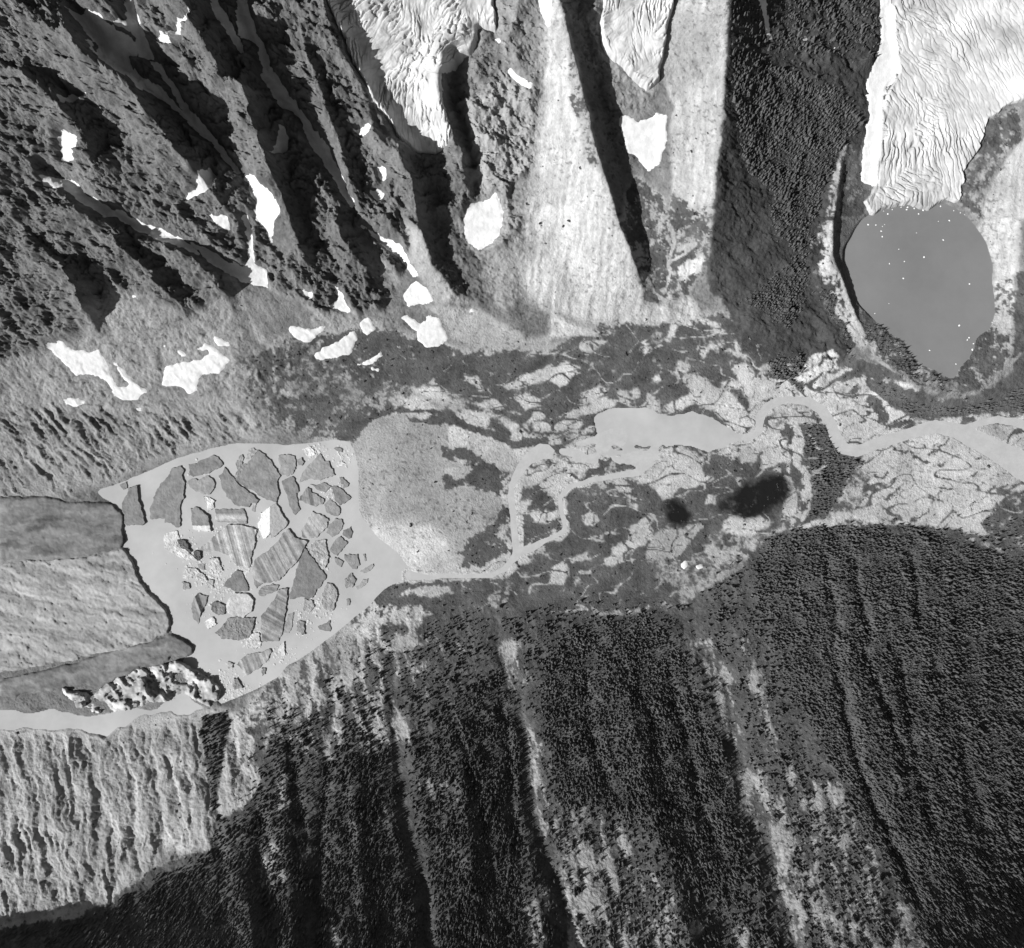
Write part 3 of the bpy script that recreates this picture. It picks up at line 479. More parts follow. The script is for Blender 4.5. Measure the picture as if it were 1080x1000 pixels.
SNOW = [
 ('A', [(210,-300),(280,-300),(265,15),(300,110),(340,190),(355,280),(290,270),(262,200),(280,180),(180,112),(240,100),(225,15)], 'bright snow gully on the top edge of the left crags'),
 ('A', [(358,182),(440,150),(480,90),(537,55),(535,105),(490,130),(497,215),(440,215)], 'small branched snow patch on the crest of the left crags'),
 ('A', [(138,340),(170,330),(192,358)], 'tiny snow sliver at the upper end of the long shaded gully'),
 ('A', [(-80,440),(70,433),(62,460),(-60,475)], 'small snow strip on the left crag, upper of two at the left edge'),
 ('A', [(-60,600),(20,630),(25,690),(15,745),(-60,740)], 'small snow spot on the left crag, lower of two at the left edge'),
 ('A', [(563,790),(610,778),(652,820),(632,872),(570,884),(520,912),(478,912),(560,860)], 'small snow patch with dark rock in it, amid the left crags'),
 ('A', [(766,810),(800,798),(880,870),(927,960),(912,1030),(886,1142),(868,1040),(828,1012),(818,960),(828,930),(798,880)], 'bright curved snow tongue filling the foot of the long gully'),
 ('D', [(515,112),(620,148),(690,198),(760,222),(783,210),(788,100),(758,-10),(787,-10),(808,90),(818,213),(872,243),(876,322),(800,303),(690,248),(598,198)], 'forked bright snow band below the left crags'),
 ('D', [(600,-15),(690,-15),(708,62),(660,42)], 'small snow patch just left of the forked snow band'),
 ('A', [(935,562),(974,630),(962,692),(893,714),(913,650)], 'half-shaded pointed snow patch in a dark hollow of the left crags'),
 ('A', [(-30,60),(70,60),(100,60),(150,110),(270,190),(290,260),(240,290),(300,350),(380,390),(470,490),(560,530),(640,640),(700,710),(775,808),(742,804),(660,700),(580,620),(480,530),(400,460),(300,410),(230,350),(170,320),(90,240),(50,150)], 'long shaded snow gully running down between the left crags'),
 ('A', [(330,282),(380,288),(480,430),(545,532),(480,492),(430,400)], 'shaded side branch joining the long snow gully from above'),
 ('A', [(590,-100),(640,-60),(652,20),(722,120),(784,275),(760,262),(690,150),(635,80)], 'thin shaded snow strip left of the second snow gully'),
 ('P', [(250,-60),(262,-40),(262,12),(272,39),(277,46),(288,74),(302,97),(314,111),(332,138),(342,148),(356,176),(365,197),(374,213),(372,222),(358,199),(344,176),(330,157),(316,125),(295,113),(277,83),(277,70),(270,46),(256,42),(251,35),(250,0)], 'second shaded snow gully winding down the left crags'),
 ('D', [(200,-40),(270,0),(400,58),(505,108),(592,192),(520,152),(380,102),(260,44),(150,-20)], 'shaded snow strip leading down to the forked snow band'),
 ('A', [(-150,800),(0,830),(60,890),(160,950),(225,985),(150,994),(60,950),(-60,860),(-150,850)], 'shaded snow in the gully at the left edge'),
 ('E', [(200,18),(260,60),(330,88),(400,128),(440,190),(482,262),(460,278),(428,222),(340,142),(280,92)], 'thin curved snow strip above the two bright central snow patches'),
 ('E', [(413,340),(470,288),(520,318),(557,372),(520,390),(430,407)], 'compact bright snow patch below the curved strip'),
 ('E', [(398,455),(440,448),(480,480),(518,468),(530,438),(572,460),(622,552),(580,592),(520,590),(478,560),(468,510)], 'bright wedge snow patch at the foot of the central scree'),
 ('E', [(688,0),(720,-65),(790,-80),(835,-115),(872,-20),(866,40),(840,92),(790,122),(770,147),(720,132),(694,80)], 'large bright snow patch in the hollow below the icefall'),
 ('E', [(104,308),(122,320),(152,400),(197,452),(78,410),(110,370)], 'small pointed snow patch at the tip of the left crags'),
 ('E', [(213,480),(250,443),(287,512),(240,537),(213,510)], 'small square snow patch above the slanted one'),
 ('E', [(-5,632),(60,588),(190,508),(197,540),(177,612),(90,642),(20,648)], 'slanted bright snow strip below the left crags'),
 ('D', [(957,498),(1080,497),(1152,493),(1082,560),(1068,572),(1008,557)], 'flat snow patch just left of the slanted strip'),
 ('E', [(188,665),(260,648),(310,598),(312,632),(240,682)], 'upper of two thin snow streaks above the valley brush'),
 ('E', [(248,690),(322,683),(290,712)], 'lower of two thin snow streaks above the valley brush'),
 ('D', [(393,740),(408,668),(480,663),(560,648),(618,610),(590,602),(518,602),(600,568),(642,600),(702,642),(652,712),(590,702),(542,750),(552,782),(510,802),(488,772),(398,767)], 'large ragged snow field on the slope above the iceberg lake'),
 ('D', [(636,528),(717,582),(640,577)], 'small snow wedge at the upper end of the ragged snow field'),
 ('D', [(460,600),(500,610),(510,630),(480,632)], 'tiny snow spot left of the ragged snow field'),
 ('D', [(-130,575),(-60,560),(0,608),(60,610),(100,598),(130,640),(180,770),(242,762),(150,638),(222,700),(270,760),(338,795),(262,832),(200,832),(130,732),(50,706),(0,716),(-70,650)], 'forked snow patch at the left edge above the lake'),
 ('D', [(-60,830),(0,818),(52,825),(20,862),(-30,858)], 'small snow spot at the left edge below the forked patch'),
 ('D', [(268,865),(300,870),(312,885),(275,880)], 'tiny snow spot below the tip of the left forked patch'),
 ('D', [(960,265),(1020,325),(1082,345),(1082,378),(1018,342)], 'narrow snow streak along the edge of the left crags'),
 ('B', [(178,600),(265,568),(272,602),(230,617)], 'small snow strip on the crag left of the icefall'),
 ('B', [(252,875),(300,863),(328,890),(302,918)], 'small round snow patch on the crag below the icefall'),
 ('B', [(290,768),(332,763),(337,842),(308,832)], 'narrow upright snow patch on the crag below the icefall'),
 ('B', [(888,303),(930,338),(1002,390),(992,417),(900,352)], 'slanted snow streak on the grey rock right of the icefall'),
 ('B', [(818,168),(857,188),(852,218)], 'tiny snow spot at the top of the grey buttress'),
 ('B', [(1030,-200),(1080,-200),(1092,20),(1084,142),(1050,100),(1030,20)], 'bright snow strip at the top edge beside the pale pyramid'),
 ('F', [(318,513),(400,556),(440,552),(490,513),(537,530),(537,640),(502,740),(450,792),(388,710),(350,690),(323,600)], 'bright triangular snow patch beneath the short glacier tongue'),
 ('F', [(930,-200),(970,-200),(992,30),(1002,130),(1017,217),(990,182),(963,60)], 'narrow snow streak at the top of the dark wooded slope'),
 ('G', [(420,-300),(470,-300),(468,15),(475,80),(490,200),(512,320),(450,400),(432,500),(422,650),(407,842),(338,832),(345,700),(358,570),(375,560),(370,450),(358,390),(400,300),(428,150)], 'smooth white snow margin along the left side of the broad glacier'),
 ('G', [(65,170),(85,120),(95,150),(80,205)], 'tiny snow spot on the dark wooded slope'),
 ('G', [(172,213),(190,220),(232,267),(198,250)], 'thin snow sliver on the dark wooded slope'),
 ('S', [(596,660),(625,648),(632,692),(604,697)], 'left of two small white snow remnants above the wooded slope'),
 ('S', [(662,682),(695,663),(708,685),(680,699)], 'right of two small white snow remnants above the wooded slope'),
 ('D', [(380,575),(395,572),(418,595),(405,600)], 'tiny snow fleck on the slope below the left crags'),
 ('D', [(258,350),(272,348),(292,375),(280,378)], 'tiny snow fleck in the shaded left crags'),
 ('E', [(700,425),(725,415),(740,432),(715,438)], 'tiny snow fleck on the central scree'),
]
NR1 = fbm(UU, VV, 9, 4, 0.7, 71); NR2 = fbm(UU, VV, 3.5, 2, 0.7, 72)
ICE = np.zeros((NV, NU), np.float32)
SM, GM = [], []
for k, pts, lab in SNOW:
    sl_, m = poly_local(win(k, pts), 3.0, 2.0)
    m = m + (0.85 * NR1[sl_] + 0.25 * NR2[sl_]) * np.clip(4 * m * (1 - m), 0, 1) * 0.9
    SM.append((sl_, m)); ICE[sl_] = np.maximum(ICE[sl_], m)
for nm, lab, k, pts, st in GLACIERS:
    sl_, m = poly_local(win(k, pts), 3.0, 1.3)
    m = m + 0.5 * NR1[sl_] * np.clip(4 * m * (1 - m), 0, 1)
    GM.append((sl_, m)); ICE[sl_] = np.maximum(ICE[sl_], m)

# ------------------------------------------------------------------ terrain heights
wet = np.maximum.reduce([blur(m.astype(np.float32), 1.2) for m in (M_LAKE, M_ARM, M_POND, M_RIV, M_ML)])
smooth_ice = blur(np.maximum(ICE, 0), 2.0)
ROUGH *= 1 - np.clip(smooth_ice * 1.5, 0, 1) * 0.9
xw = UU + 7 * WN1; yw = VV + 7 * WN2
# the crags: ridged relief drawn out down the slope, blocky steps across it
ca, sa = 0.72, 0.69
along = ca * xw + sa * yw; acro = -sa * xw + ca * yw
crag = fbm(along * 0.5, acro, 36, 5, 0.6, 3, True) * 44 + fbm(along * 0.7, acro, 14, 4, 0.65, 4, True) * 20
st_ = fbm(xw, yw, 22, 4, 0.6, 5); crag = crag + (np.floor(st_ * 7) / 7 + 0.2 * st_) * 36
blocky = fbm(xw, yw, 17, 5, 0.68, 6) * 24 + fbm(UU, VV, 7, 3, 0.75, 7, True) * 10.0
H = BASE + REL + ROUGH * (crag * np.clip(ROUGH * 1.3, 0.2, 1) + blocky)
fall = fbm(UU + 0.10 * VV + 4 * WN1, VV / 14.0, 4.5, 3, 0.6, 8)
scree = sstep(0.27, 0.34, ALB) * sstep(352, 325, VV) * sstep(480, 520, UU)
H = H + (2.6 * fall + 7 * fbm(UU + 0.16 * VV + 5 * WN1, VV / 9.0, 17, 3, 0.5, 9)) * scree
# gully combs: northern lake bank ("\" lines) and southern slopes
def comb(ang, wl, seed):
    c, s = math.cos(ang), math.sin(ang)
    w9 = 5 * fbm(UU, VV, 55, 2, 0.5, 66)
    return fbm((c * xw + s * yw) / 9.0, -s * xw + c * yw + w9, wl, 4, 0.6, seed, True) * (0.7 + 0.45 * sstep(-0.3, 0.3, fbm(UU, VV, 38, 2, 0.5, 63)))
north = comb(math.radians(46), 11, 11); south = comb(math.radians(84), 12, 12) * 0.7 + comb(math.radians(78), 30, 13) * 1.1
sN = sstep(620, 560, VV)
H = H - GUL * ((north * sN * 25.0) + (south * (1 - sN) * np.interp(UU, [240, 400], [15.0, 17.0])))
H = H + fbm(UU, VV, 60, 3, 0.5, 14) * 3.0 * (1 - np.clip(wet * 3, 0, 1)) * sstep(8, 30, BASE)
H = H + fbm(UU, VV, 7, 3, 0.7, 15) * 1.5 * np.clip(0.35 + sstep(8, 40, BASE), 0, 1)
# shores: ground clearly above the water outside, below it inside
def shore(H, mask, z, bank=1.6, deep=4.0, w=2.2):
    s = blur(mask.astype(np.float32), w)
    lo = z - deep * sstep(0.5, 1.0, s)
    Hc = np.where(s > 0.5, np.minimum(H, lo), H)
    up = z + bank * sstep(0.5, 0.05, s)
    near = (s > 0.003) & (s <= 0.5)
    Hc = np.where(near, np.maximum(np.minimum(Hc, z + (0.5 - s) * 2 * 40 + 0.2), up), Hc)
    return Hc.astype(np.float32)
H = np.maximum(H, np.where(VV > 180, -12, -100))
VW = water_z(UU).astype(np.float32)
H = np.where((wet < 0.02) & (H < VW + 1.2) , VW + 1.2 + 0.25 * fbm(UU, VV, 12, 3, 0.5, 16), H)
H = shore(H, M_LAKE | M_ARM, np.float32(0.0)); H = shore(H, M_POND | M_RIV, VW, 1.0, 2.0, 1.3); H = shore(H, M_ML, np.float32(ML_Z), 2.0)
# a bluff where the moraine hill meets the lake
HMAC = blur(BASE + REL, 3)

# final ground colour: plants over bare ground, broken up by noise
n1 = fbm(UU, VV, 16, 5, 0.62, 21); n2 = fbm(UU, VV, 3.2, 2, 0.7, 22)
nz = fbm(UU + 6 * WN1, VV + 6 * WN2, 30, 3, 0.6, 26) * 0.9 + fbm(UU, VV, 8, 3, 0.7, 27) * 1.0 + n2 * 0.45
sS = sstep(640, 700, VV) * sstep(230, 330, UU)
nzS = fbm(UU - 0.22 * (VV - 700) + 5 * WN1, VV / 5.0, 9, 4, 0.65, 65) * 1.25 + n2 * 0.5 + fbm(UU, VV, 30, 3, 0.6, 26) * 0.5
nz = nz * (1 - sS) + nzS * sS
_w = 0.13 + 0.14 * VM
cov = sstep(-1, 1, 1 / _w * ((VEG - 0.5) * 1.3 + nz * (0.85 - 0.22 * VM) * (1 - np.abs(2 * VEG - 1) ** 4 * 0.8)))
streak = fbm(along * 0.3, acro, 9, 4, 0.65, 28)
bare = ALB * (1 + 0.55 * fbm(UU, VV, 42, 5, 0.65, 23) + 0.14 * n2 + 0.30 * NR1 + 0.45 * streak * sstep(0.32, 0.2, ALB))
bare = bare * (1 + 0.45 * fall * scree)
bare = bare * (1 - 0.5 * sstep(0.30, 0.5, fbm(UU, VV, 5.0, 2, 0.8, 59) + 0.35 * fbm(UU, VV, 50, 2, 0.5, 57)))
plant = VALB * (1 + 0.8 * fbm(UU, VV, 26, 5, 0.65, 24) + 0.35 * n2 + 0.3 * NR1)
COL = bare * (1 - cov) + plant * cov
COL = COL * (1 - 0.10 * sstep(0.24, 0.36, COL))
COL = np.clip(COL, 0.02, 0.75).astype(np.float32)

# pixel and height to metres: the distance of every point comes from the height of the ground there
def world_xy(u, v, h):
    k = (CAMZ - h) / FPX
    return (u - CX) * k, -(v - CY) * k
XW, YW = world_xy(UU, VV, HMAC)

# ------------------------------------------------------------------ materials
def mat(name, attr='albedo', base=None, n_amp=0.25, n_scale=0.05, n2_amp=0.15, n2_scale=0.4, rough=0.95, bump=0.0, bump_scale=0.15, spec=0.1, stretch=None):
    m = bpy.data.materials.new(name); m.use_nodes = True
    t = m.node_tree; t.nodes.clear(); L = t.links.new
    out = t.nodes.new('ShaderNodeOutputMaterial'); b = t.nodes.new('ShaderNodeBsdfPrincipled')
    L(b.outputs[0], out.inputs[0])
    b.inputs['Roughness'].default_value = rough; b.inputs['Specular IOR Level'].default_value = spec
    g = t.nodes.new('ShaderNodeNewGeometry')
    pos = g.outputs['Position']
    if stretch:
        mp = t.nodes.new('ShaderNodeMapping'); mp.inputs['Scale'].default_value = stretch; L(pos, mp.inputs[0]); pos = mp.outputs[0]
    def noise(sc, det):
        n = t.nodes.new('ShaderNodeTexNoise'); n.inputs['Scale'].default_value = sc; n.inputs['Detail'].default_value = det; n.inputs['Roughness'].default_value = 0.65
        L(pos, n.inputs['Vector']); return n
    def math_(op, a, bb):
        n = t.nodes.new('ShaderNodeMath'); n.operation = op
        for i, v in enumerate((a, bb)):
            if isinstance(v, (int, float)): n.inputs[i].default_value = v
            else: L(v, n.inputs[i])
        return n.outputs[0]
    f1 = math_('ADD', math_('MULTIPLY', math_('SUBTRACT', noise(n_scale, 6).outputs['Fac'], 0.5), 2 * n_amp * 2), 1.0)
    f2 = math_('ADD', math_('MULTIPLY', math_('SUBTRACT', noise(n2_scale, 4).outputs['Fac'], 0.5), 2 * n2_amp * 2), 1.0)
    f = math_('MULTIPLY', f1, f2)
    if base is None:
        a = t.nodes.new('ShaderNodeAttribute'); a.attribute_name = attr
        v = math_('MULTIPLY', a.outputs['Fac'], f)
    else: v = math_('MULTIPLY', f, base)
    v = math_('MINIMUM', math_('MAXIMUM', v, 0.01), 0.88)
    cc = t.nodes.new('ShaderNodeCombineColor')
    for i in range(3): L(v, cc.inputs[i])
    L(cc.outputs[0], b.inputs['Base Color'])
    if bump:
        bn = t.nodes.new('ShaderNodeBump'); bn.inputs['Distance'].default_value = bump; bn.inputs['Strength'].default_value = 1.0
        L(noise(bump_scale, 5).outputs['Fac'], bn.inputs['Height']); L(bn.outputs[0], b.inputs['Normal'])
    return m
MT_GROUND = mat('ground', n_amp=0.18, n_scale=0.06, n2_amp=0.09, n2_scale=0.25, bump=5.0, bump_scale=0.10)
MT_SNOW = mat('snow', n_amp=0.20, n_scale=0.025, n2_amp=0.06, rough=0.8, bump=1.5, bump_scale=0.06, base=0.60)
MT_ICE = mat('glacier_ice', n_amp=0.06, n_scale=0.05, n2_amp=0.05, rough=0.7, bump=1.0, bump_scale=0.15)
MT_BERG = mat('iceberg_ice', n_amp=0.10, n_scale=0.09, n2_amp=0.10, n2_scale=0.5, rough=0.75, bump=0.6, bump_scale=0.25)
MT_LAKE = mat('silty_water', base=0.37, n_amp=0.22, n_scale=0.0025, n2_amp=0.015, n2_scale=0.03, rough=1.0, spec=0.0)
MT_RIV = mat('river_water', base=0.38, n_amp=0.10, n_scale=0.02, n2_amp=0.05, n2_scale=0.1, rough=1.0, spec=0.0)
MT_ML = mat('clear_lake_water', base=0.175, n_amp=0.16, n_scale=0.0016, n2_amp=0.02, n2_scale=0.03, rough=0.6, spec=0.05)
MT_TREE = mat('conifer', base=0.08, n_amp=0.5, n_scale=0.012, n2_amp=0.25, n2_scale=0.3)
MT_SHRUB = mat('shrub', base=0.055, n_amp=0.2, n_scale=0.05, n2_amp=0.2)

def tag(o, label=None, cat=None, group=None, kind=None):
    for k, v in (('label', label), ('category', cat), ('group', group), ('kind', kind)):
        if v: o[k] = v
    return o
def grid_object(name, X, Y, Z, keep, mt, attrs=None, smooth=True):
    """one mesh from the kept vertices of the grid; a face needs its four corners"""
    NV, NU = keep.shape
    f = keep[:-1, :-1] & keep[1:, :-1] & keep[:-1, 1:] & keep[1:, 1:]
    idx = np.arange(NV * NU).reshape(NV, NU)
    q = np.stack([idx[:-1, :-1][f], idx[1:, :-1][f], idx[1:, 1:][f], idx[:-1, 1:][f]], 1)
    used, inv = np.unique(q, return_inverse=True)
    inv = inv.reshape(-1, 4).astype(np.int32)
    co = np.stack([X.ravel()[used], Y.ravel()[used], Z.ravel()[used]], 1).astype(np.float32)
    me = bpy.data.meshes.new(name)
    me.vertices.add(len(co)); me.vertices.foreach_set('co', co.ravel())
    me.loops.add(inv.size); me.loops.foreach_set('vertex_index', inv.ravel())
    me.polygons.add(len(inv)); me.polygons.foreach_set('loop_start', np.arange(0, inv.size, 4, dtype=np.int32))
    if smooth: me.polygons.foreach_set('use_smooth', np.ones(len(inv), bool))
    for an, arr in (attrs or {}).items():
        a = me.attributes.new(an, 'FLOAT', 'POINT'); a.data.foreach_set('value', arr.ravel()[used].astype(np.float32))
    me.update(calc_edges=True)
    me.materials.append(mt)
    o = bpy.data.objects.new(name, me); scene.collection.objects.link(o)
    return o

# ------------------------------------------------------------------ ground, waters
allv = np.ones((NV, NU), bool)
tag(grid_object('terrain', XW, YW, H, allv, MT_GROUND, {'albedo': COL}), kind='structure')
# the mountains go on around the photographed ground: rings grown outwards from its edge
def edge(arr): return np.concatenate([arr[0, :], arr[1:, -1], arr[-1, -2::-1], arr[-2:0:-1, 0]])
ex, ey, ez, ec = edge(XW), edge(YW), edge(H), edge(COL)
RX, RY, RZ, RC = [], [], [], []
for k, f in enumerate((1.0, 1.03, 1.08, 1.16, 1.28, 1.45, 1.7, 2.1, 2.8)):
    x, y = ex * f, ey * f
    RX.append(x); RY.append(y); t = min(1.0, k / 5)
    n_ = fbm(x.astype(np.float32), y.astype(np.float32), 700, 5, 0.55, 56)
    RZ.append(ez * (1 - 0.5 * t) + t * (0.5 * blur(ez[None], 30)[0] + 320 * n_)); RC.append(ec * (1 - t) + t * (0.10 + 0.08 * n_))
RX, RY, RZ, RC = [np.concatenate([q, q[:, :1]], 1)[:, ::-1] for q in (np.array(RX), np.array(RY), np.array(RZ), np.array(RC))]
tag(grid_object('outlying_terrain', RX, RY, RZ, np.ones(RX.shape, bool), MT_GROUND, {'albedo': np.clip(RC, 0.03, 0.6)}), kind='structure')
def dil(m, n):
    return blur(m.astype(np.float32), n) > 0.02
def flat_water(name, mask, z, mt, grow=1.2):
    keep = dil(mask, grow)
    Z = np.broadcast_to(np.asarray(z, np.float32), (NV, NU))
    X, Y = world_xy(UU, VV, Z)
    return tag(grid_object(name, X, Y, Z, keep, mt), kind='structure')
flat_water('lake', M_LAKE | M_ARM, 0.0, MT_LAKE)
flat_water('valley_lake', M_POND & ~M_RIV, VW - 0.02, MT_LAKE, 0.8)
flat_water('river', M_RIV, VW + 0.03, MT_RIV, 0.8)
flat_water('moraine_lake', M_ML, ML_Z, MT_ML)

# ------------------------------------------------------------------ glaciers and snow
def sample(arr, u, v):
    i = np.clip(((u - U0) / STEP), 0, NU - 1.001); j = np.clip(((v - V0) / STEP), 0, NV - 1.001)
    i0 = i.astype(int); j0 = j.astype(int); fi = i - i0; fj = j - j0
    return arr[j0, i0] * (1 - fi) * (1 - fj) + arr[j0, i0 + 1] * fi * (1 - fj) + arr[j0 + 1, i0] * (1 - fi) * fj + arr[j0 + 1, i0 + 1] * fi * fj
def full(sl_, arr, fill=0.0):
    o = np.full((NV, NU), fill, np.float32); o[sl_] = arr; return o
GTOP = H.copy()
for (nm, lab, k, pts, st), (sl_, m) in zip(GLACIERS, GM):
    fine = st.startswith('crev')
    if fine:
        mf = np.zeros((NV, NU), np.float32); mf[sl_] = m; m0 = m
        U_, V_ = np.meshgrid(np.arange(us[sl_[1]][0], us[sl_[1]][-1], STEP / 2, dtype=np.float32), np.arange(vs[sl_[0]][0], vs[sl_[0]][-1], STEP / 2, dtype=np.float32))
        m = sample(mf, U_, V_).astype(np.float32); hm = sample(HMAC, U_, V_).astype(np.float32); bs = hm
        x_, y_ = U_ + 3 * sample(WN1, U_, V_).astype(np.float32), V_ + 3 * sample(WN2, U_, V_).astype(np.float32)
    s = m - 0.5
    if not fine: U_, V_, hm, bs = UU[sl_], VV[sl_], HMAC[sl_], BASE[sl_]; x_, y_ = U_ + 7 * WN1[sl_], V_ + 7 * WN2[sl_]
    def slit(p, q, sc, seed):
        a = fbm(p, q, sc, 1, 0.5, seed); b = fbm(p, q, sc * 0.62, 1, 0.5, seed + 1)
        return -np.exp(-(a / 0.11) ** 2) - 0.7 * np.exp(-(b / 0.12) ** 2) + 0.8
    if st == 'crev':
        a1 = slit(x_ + 3 * np.sin(y_ / 17.0), y_ / 6.0, 7.5, 31); a2 = slit((x_ - 0.8 * y_) / 3.5, (y_ + 0.8 * x_) * 0.8, 9, 132)
        w_ = sstep(-0.10, 0.15, fbm(U_, V_, 50, 2, 0.5, 33) + (60 - V_) * 0.004); cr = a1 * (1 - w_) + a2 * w_
        amp = 0.15 + 0.85 * sstep(-0.2, 0.25, fbm(U_, V_, 36, 2, 0.5, 30))
        Zg = hm + np.clip(s * 60, -20, 14) + 10.0 * cr * amp + fbm(U_, V_, 24, 3, 0.5, 34) * 12 + 22 * sstep(0.2, 1, m) * sstep(170, 60, V_)
        alb = 0.45 + 0.28 * fbm(U_, V_, 26, 4, 0.65, 35) + 0.08 * cr
    elif st == 'crev2':
        fan = np.arctan2(x_ - 962, np.maximum(y_ + 40, 20)) * 190; rad = np.hypot(x_ - 962, y_ + 40)
        b1 = slit(fan, rad / 7.0, 7.5, 36); b2 = slit((x_ * 0.5 + y_ * 0.86) / 5.0, 0.86 * x_ - 0.5 * y_, 9.0, 129)
        wf = sstep(90, 150, V_ + 0.15 * (U_ - 960)); a1 = b1 * wf + b2 * (1 - wf)
        a3 = slit((x_ + 0.4 * y_) / 4.0, y_ - 0.4 * x_, 9.0, 140)
        w_ = sstep(-0.10, 0.22, fbm(U_, V_, 60, 3, 0.5, 37) - 0.25 * sstep(60, 20, np.abs(U_ - 1010)) * sstep(150, 60, V_))
        w3 = sstep(0.0, 0.2, fbm(U_, V_, 44, 2, 0.5, 58)) * sstep(1010, 960, U_)
        Zg = hm + np.clip(s * 60, -20, 16) + 11.0 * a1 * (0.3 + 0.7 * w_) * (1 - w3) + 9.0 * a3 * w3 + fbm(U_, V_, 30, 3, 0.5, 38) * 7
        alb = 0.40 + 0.30 * fbm(x_, y_, 45, 5, 0.65, 39) + 0.06 * a1 * w_
    elif st == 'debris':
        Zg = 6 + np.clip(s * 20, -14, 4) + fbm(x_, y_ * 3, 40, 5, 0.6, 41) * 6 + fbm(U_, V_, 9, 4, 0.6, 42) * 2.5
        alb = 0.14 + 0.20 * fbm(x_ * 0.25 + y_ * 0.2, y_, 12, 5, 0.7, 43)
    elif st == 'pale':
        Zg = 4.5 + np.clip(s * 20, -14, 3) + fbm((x_ + y_ * 0.5) * 0.22, y_ - 0.25 * x_, 11, 5, 0.7, 44, True) * 8 + fbm(U_, V_, 8, 3, 0.6, 49) * 1.5
        alb = 0.26 + 0.30 * fbm(x_ * 0.22 + 3 * WN1[sl_], y_ - 0.25 * x_, 14, 5, 0.72, 45)
    else:
        r_ = fbm((x_ + y_) * 0.45, (y_ - x_) * 0.8, 17, 3, 0.45, 46)
        Zg = 6 + np.clip(s * 30, -14, 6) + np.floor(r_ * 4.5 + 0.5) * 9 + r_ * 5 + fbm(U_, V_, 7, 3, 0.6, 47) * 4
        alb = 0.34 + 0.5 * fbm(U_, V_, 14, 4, 0.65, 48)
    X, Y = world_xy(U_, V_, hm if st.startswith('crev') else np.clip(Zg, 0, 60))
    Zg = np.maximum(Zg, -8).astype(np.float32)
    alb = np.clip(alb, 0.05, 0.72)
    if fine:
        q = Zg[::2, ::2]; h_, w2 = min(q.shape[0], m0.shape[0]), min(q.shape[1], m0.shape[1])
        s2 = (slice(sl_[0].start, sl_[0].start + h_), slice(sl_[1].start, sl_[1].start + w2))
        if st == 'crev2': GTOP[s2] = np.where(m0[:h_, :w2] > 0.3, np.maximum(GTOP[s2], q[:h_, :w2]), GTOP[s2])
        o = grid_object(nm, X, Y, Zg, m > 0.06, MT_ICE, {'albedo': alb})
    else:
        o = grid_object(nm, full(sl_, X), full(sl_, Y), full(sl_, Zg), full(sl_, m) > 0.06, MT_ICE, {'albedo': full(sl_, alb)})
    tag(o, lab, 'glacier' if nm == 'glacier' else 'ice lobe', 'glaciers on the slopes' if nm == 'glacier' else 'ice lobes at the left lake end')
GTOP = blur(GTOP, 2.0)
for (k, pts, lab), (sl_, m) in zip(SNOW, SM):
    on_gl = 'broad glacier' in lab
    Zs = (GTOP if on_gl else H)[sl_] + np.clip((m - 0.5) * 9, -6, 3.0)
    o = grid_object('snow_patch', XW, YW, full(sl_, Zs), full(sl_, m) > 0.05, MT_SNOW)
    tag(o, lab, 'snow patch', 'snow patches left over on the slopes')

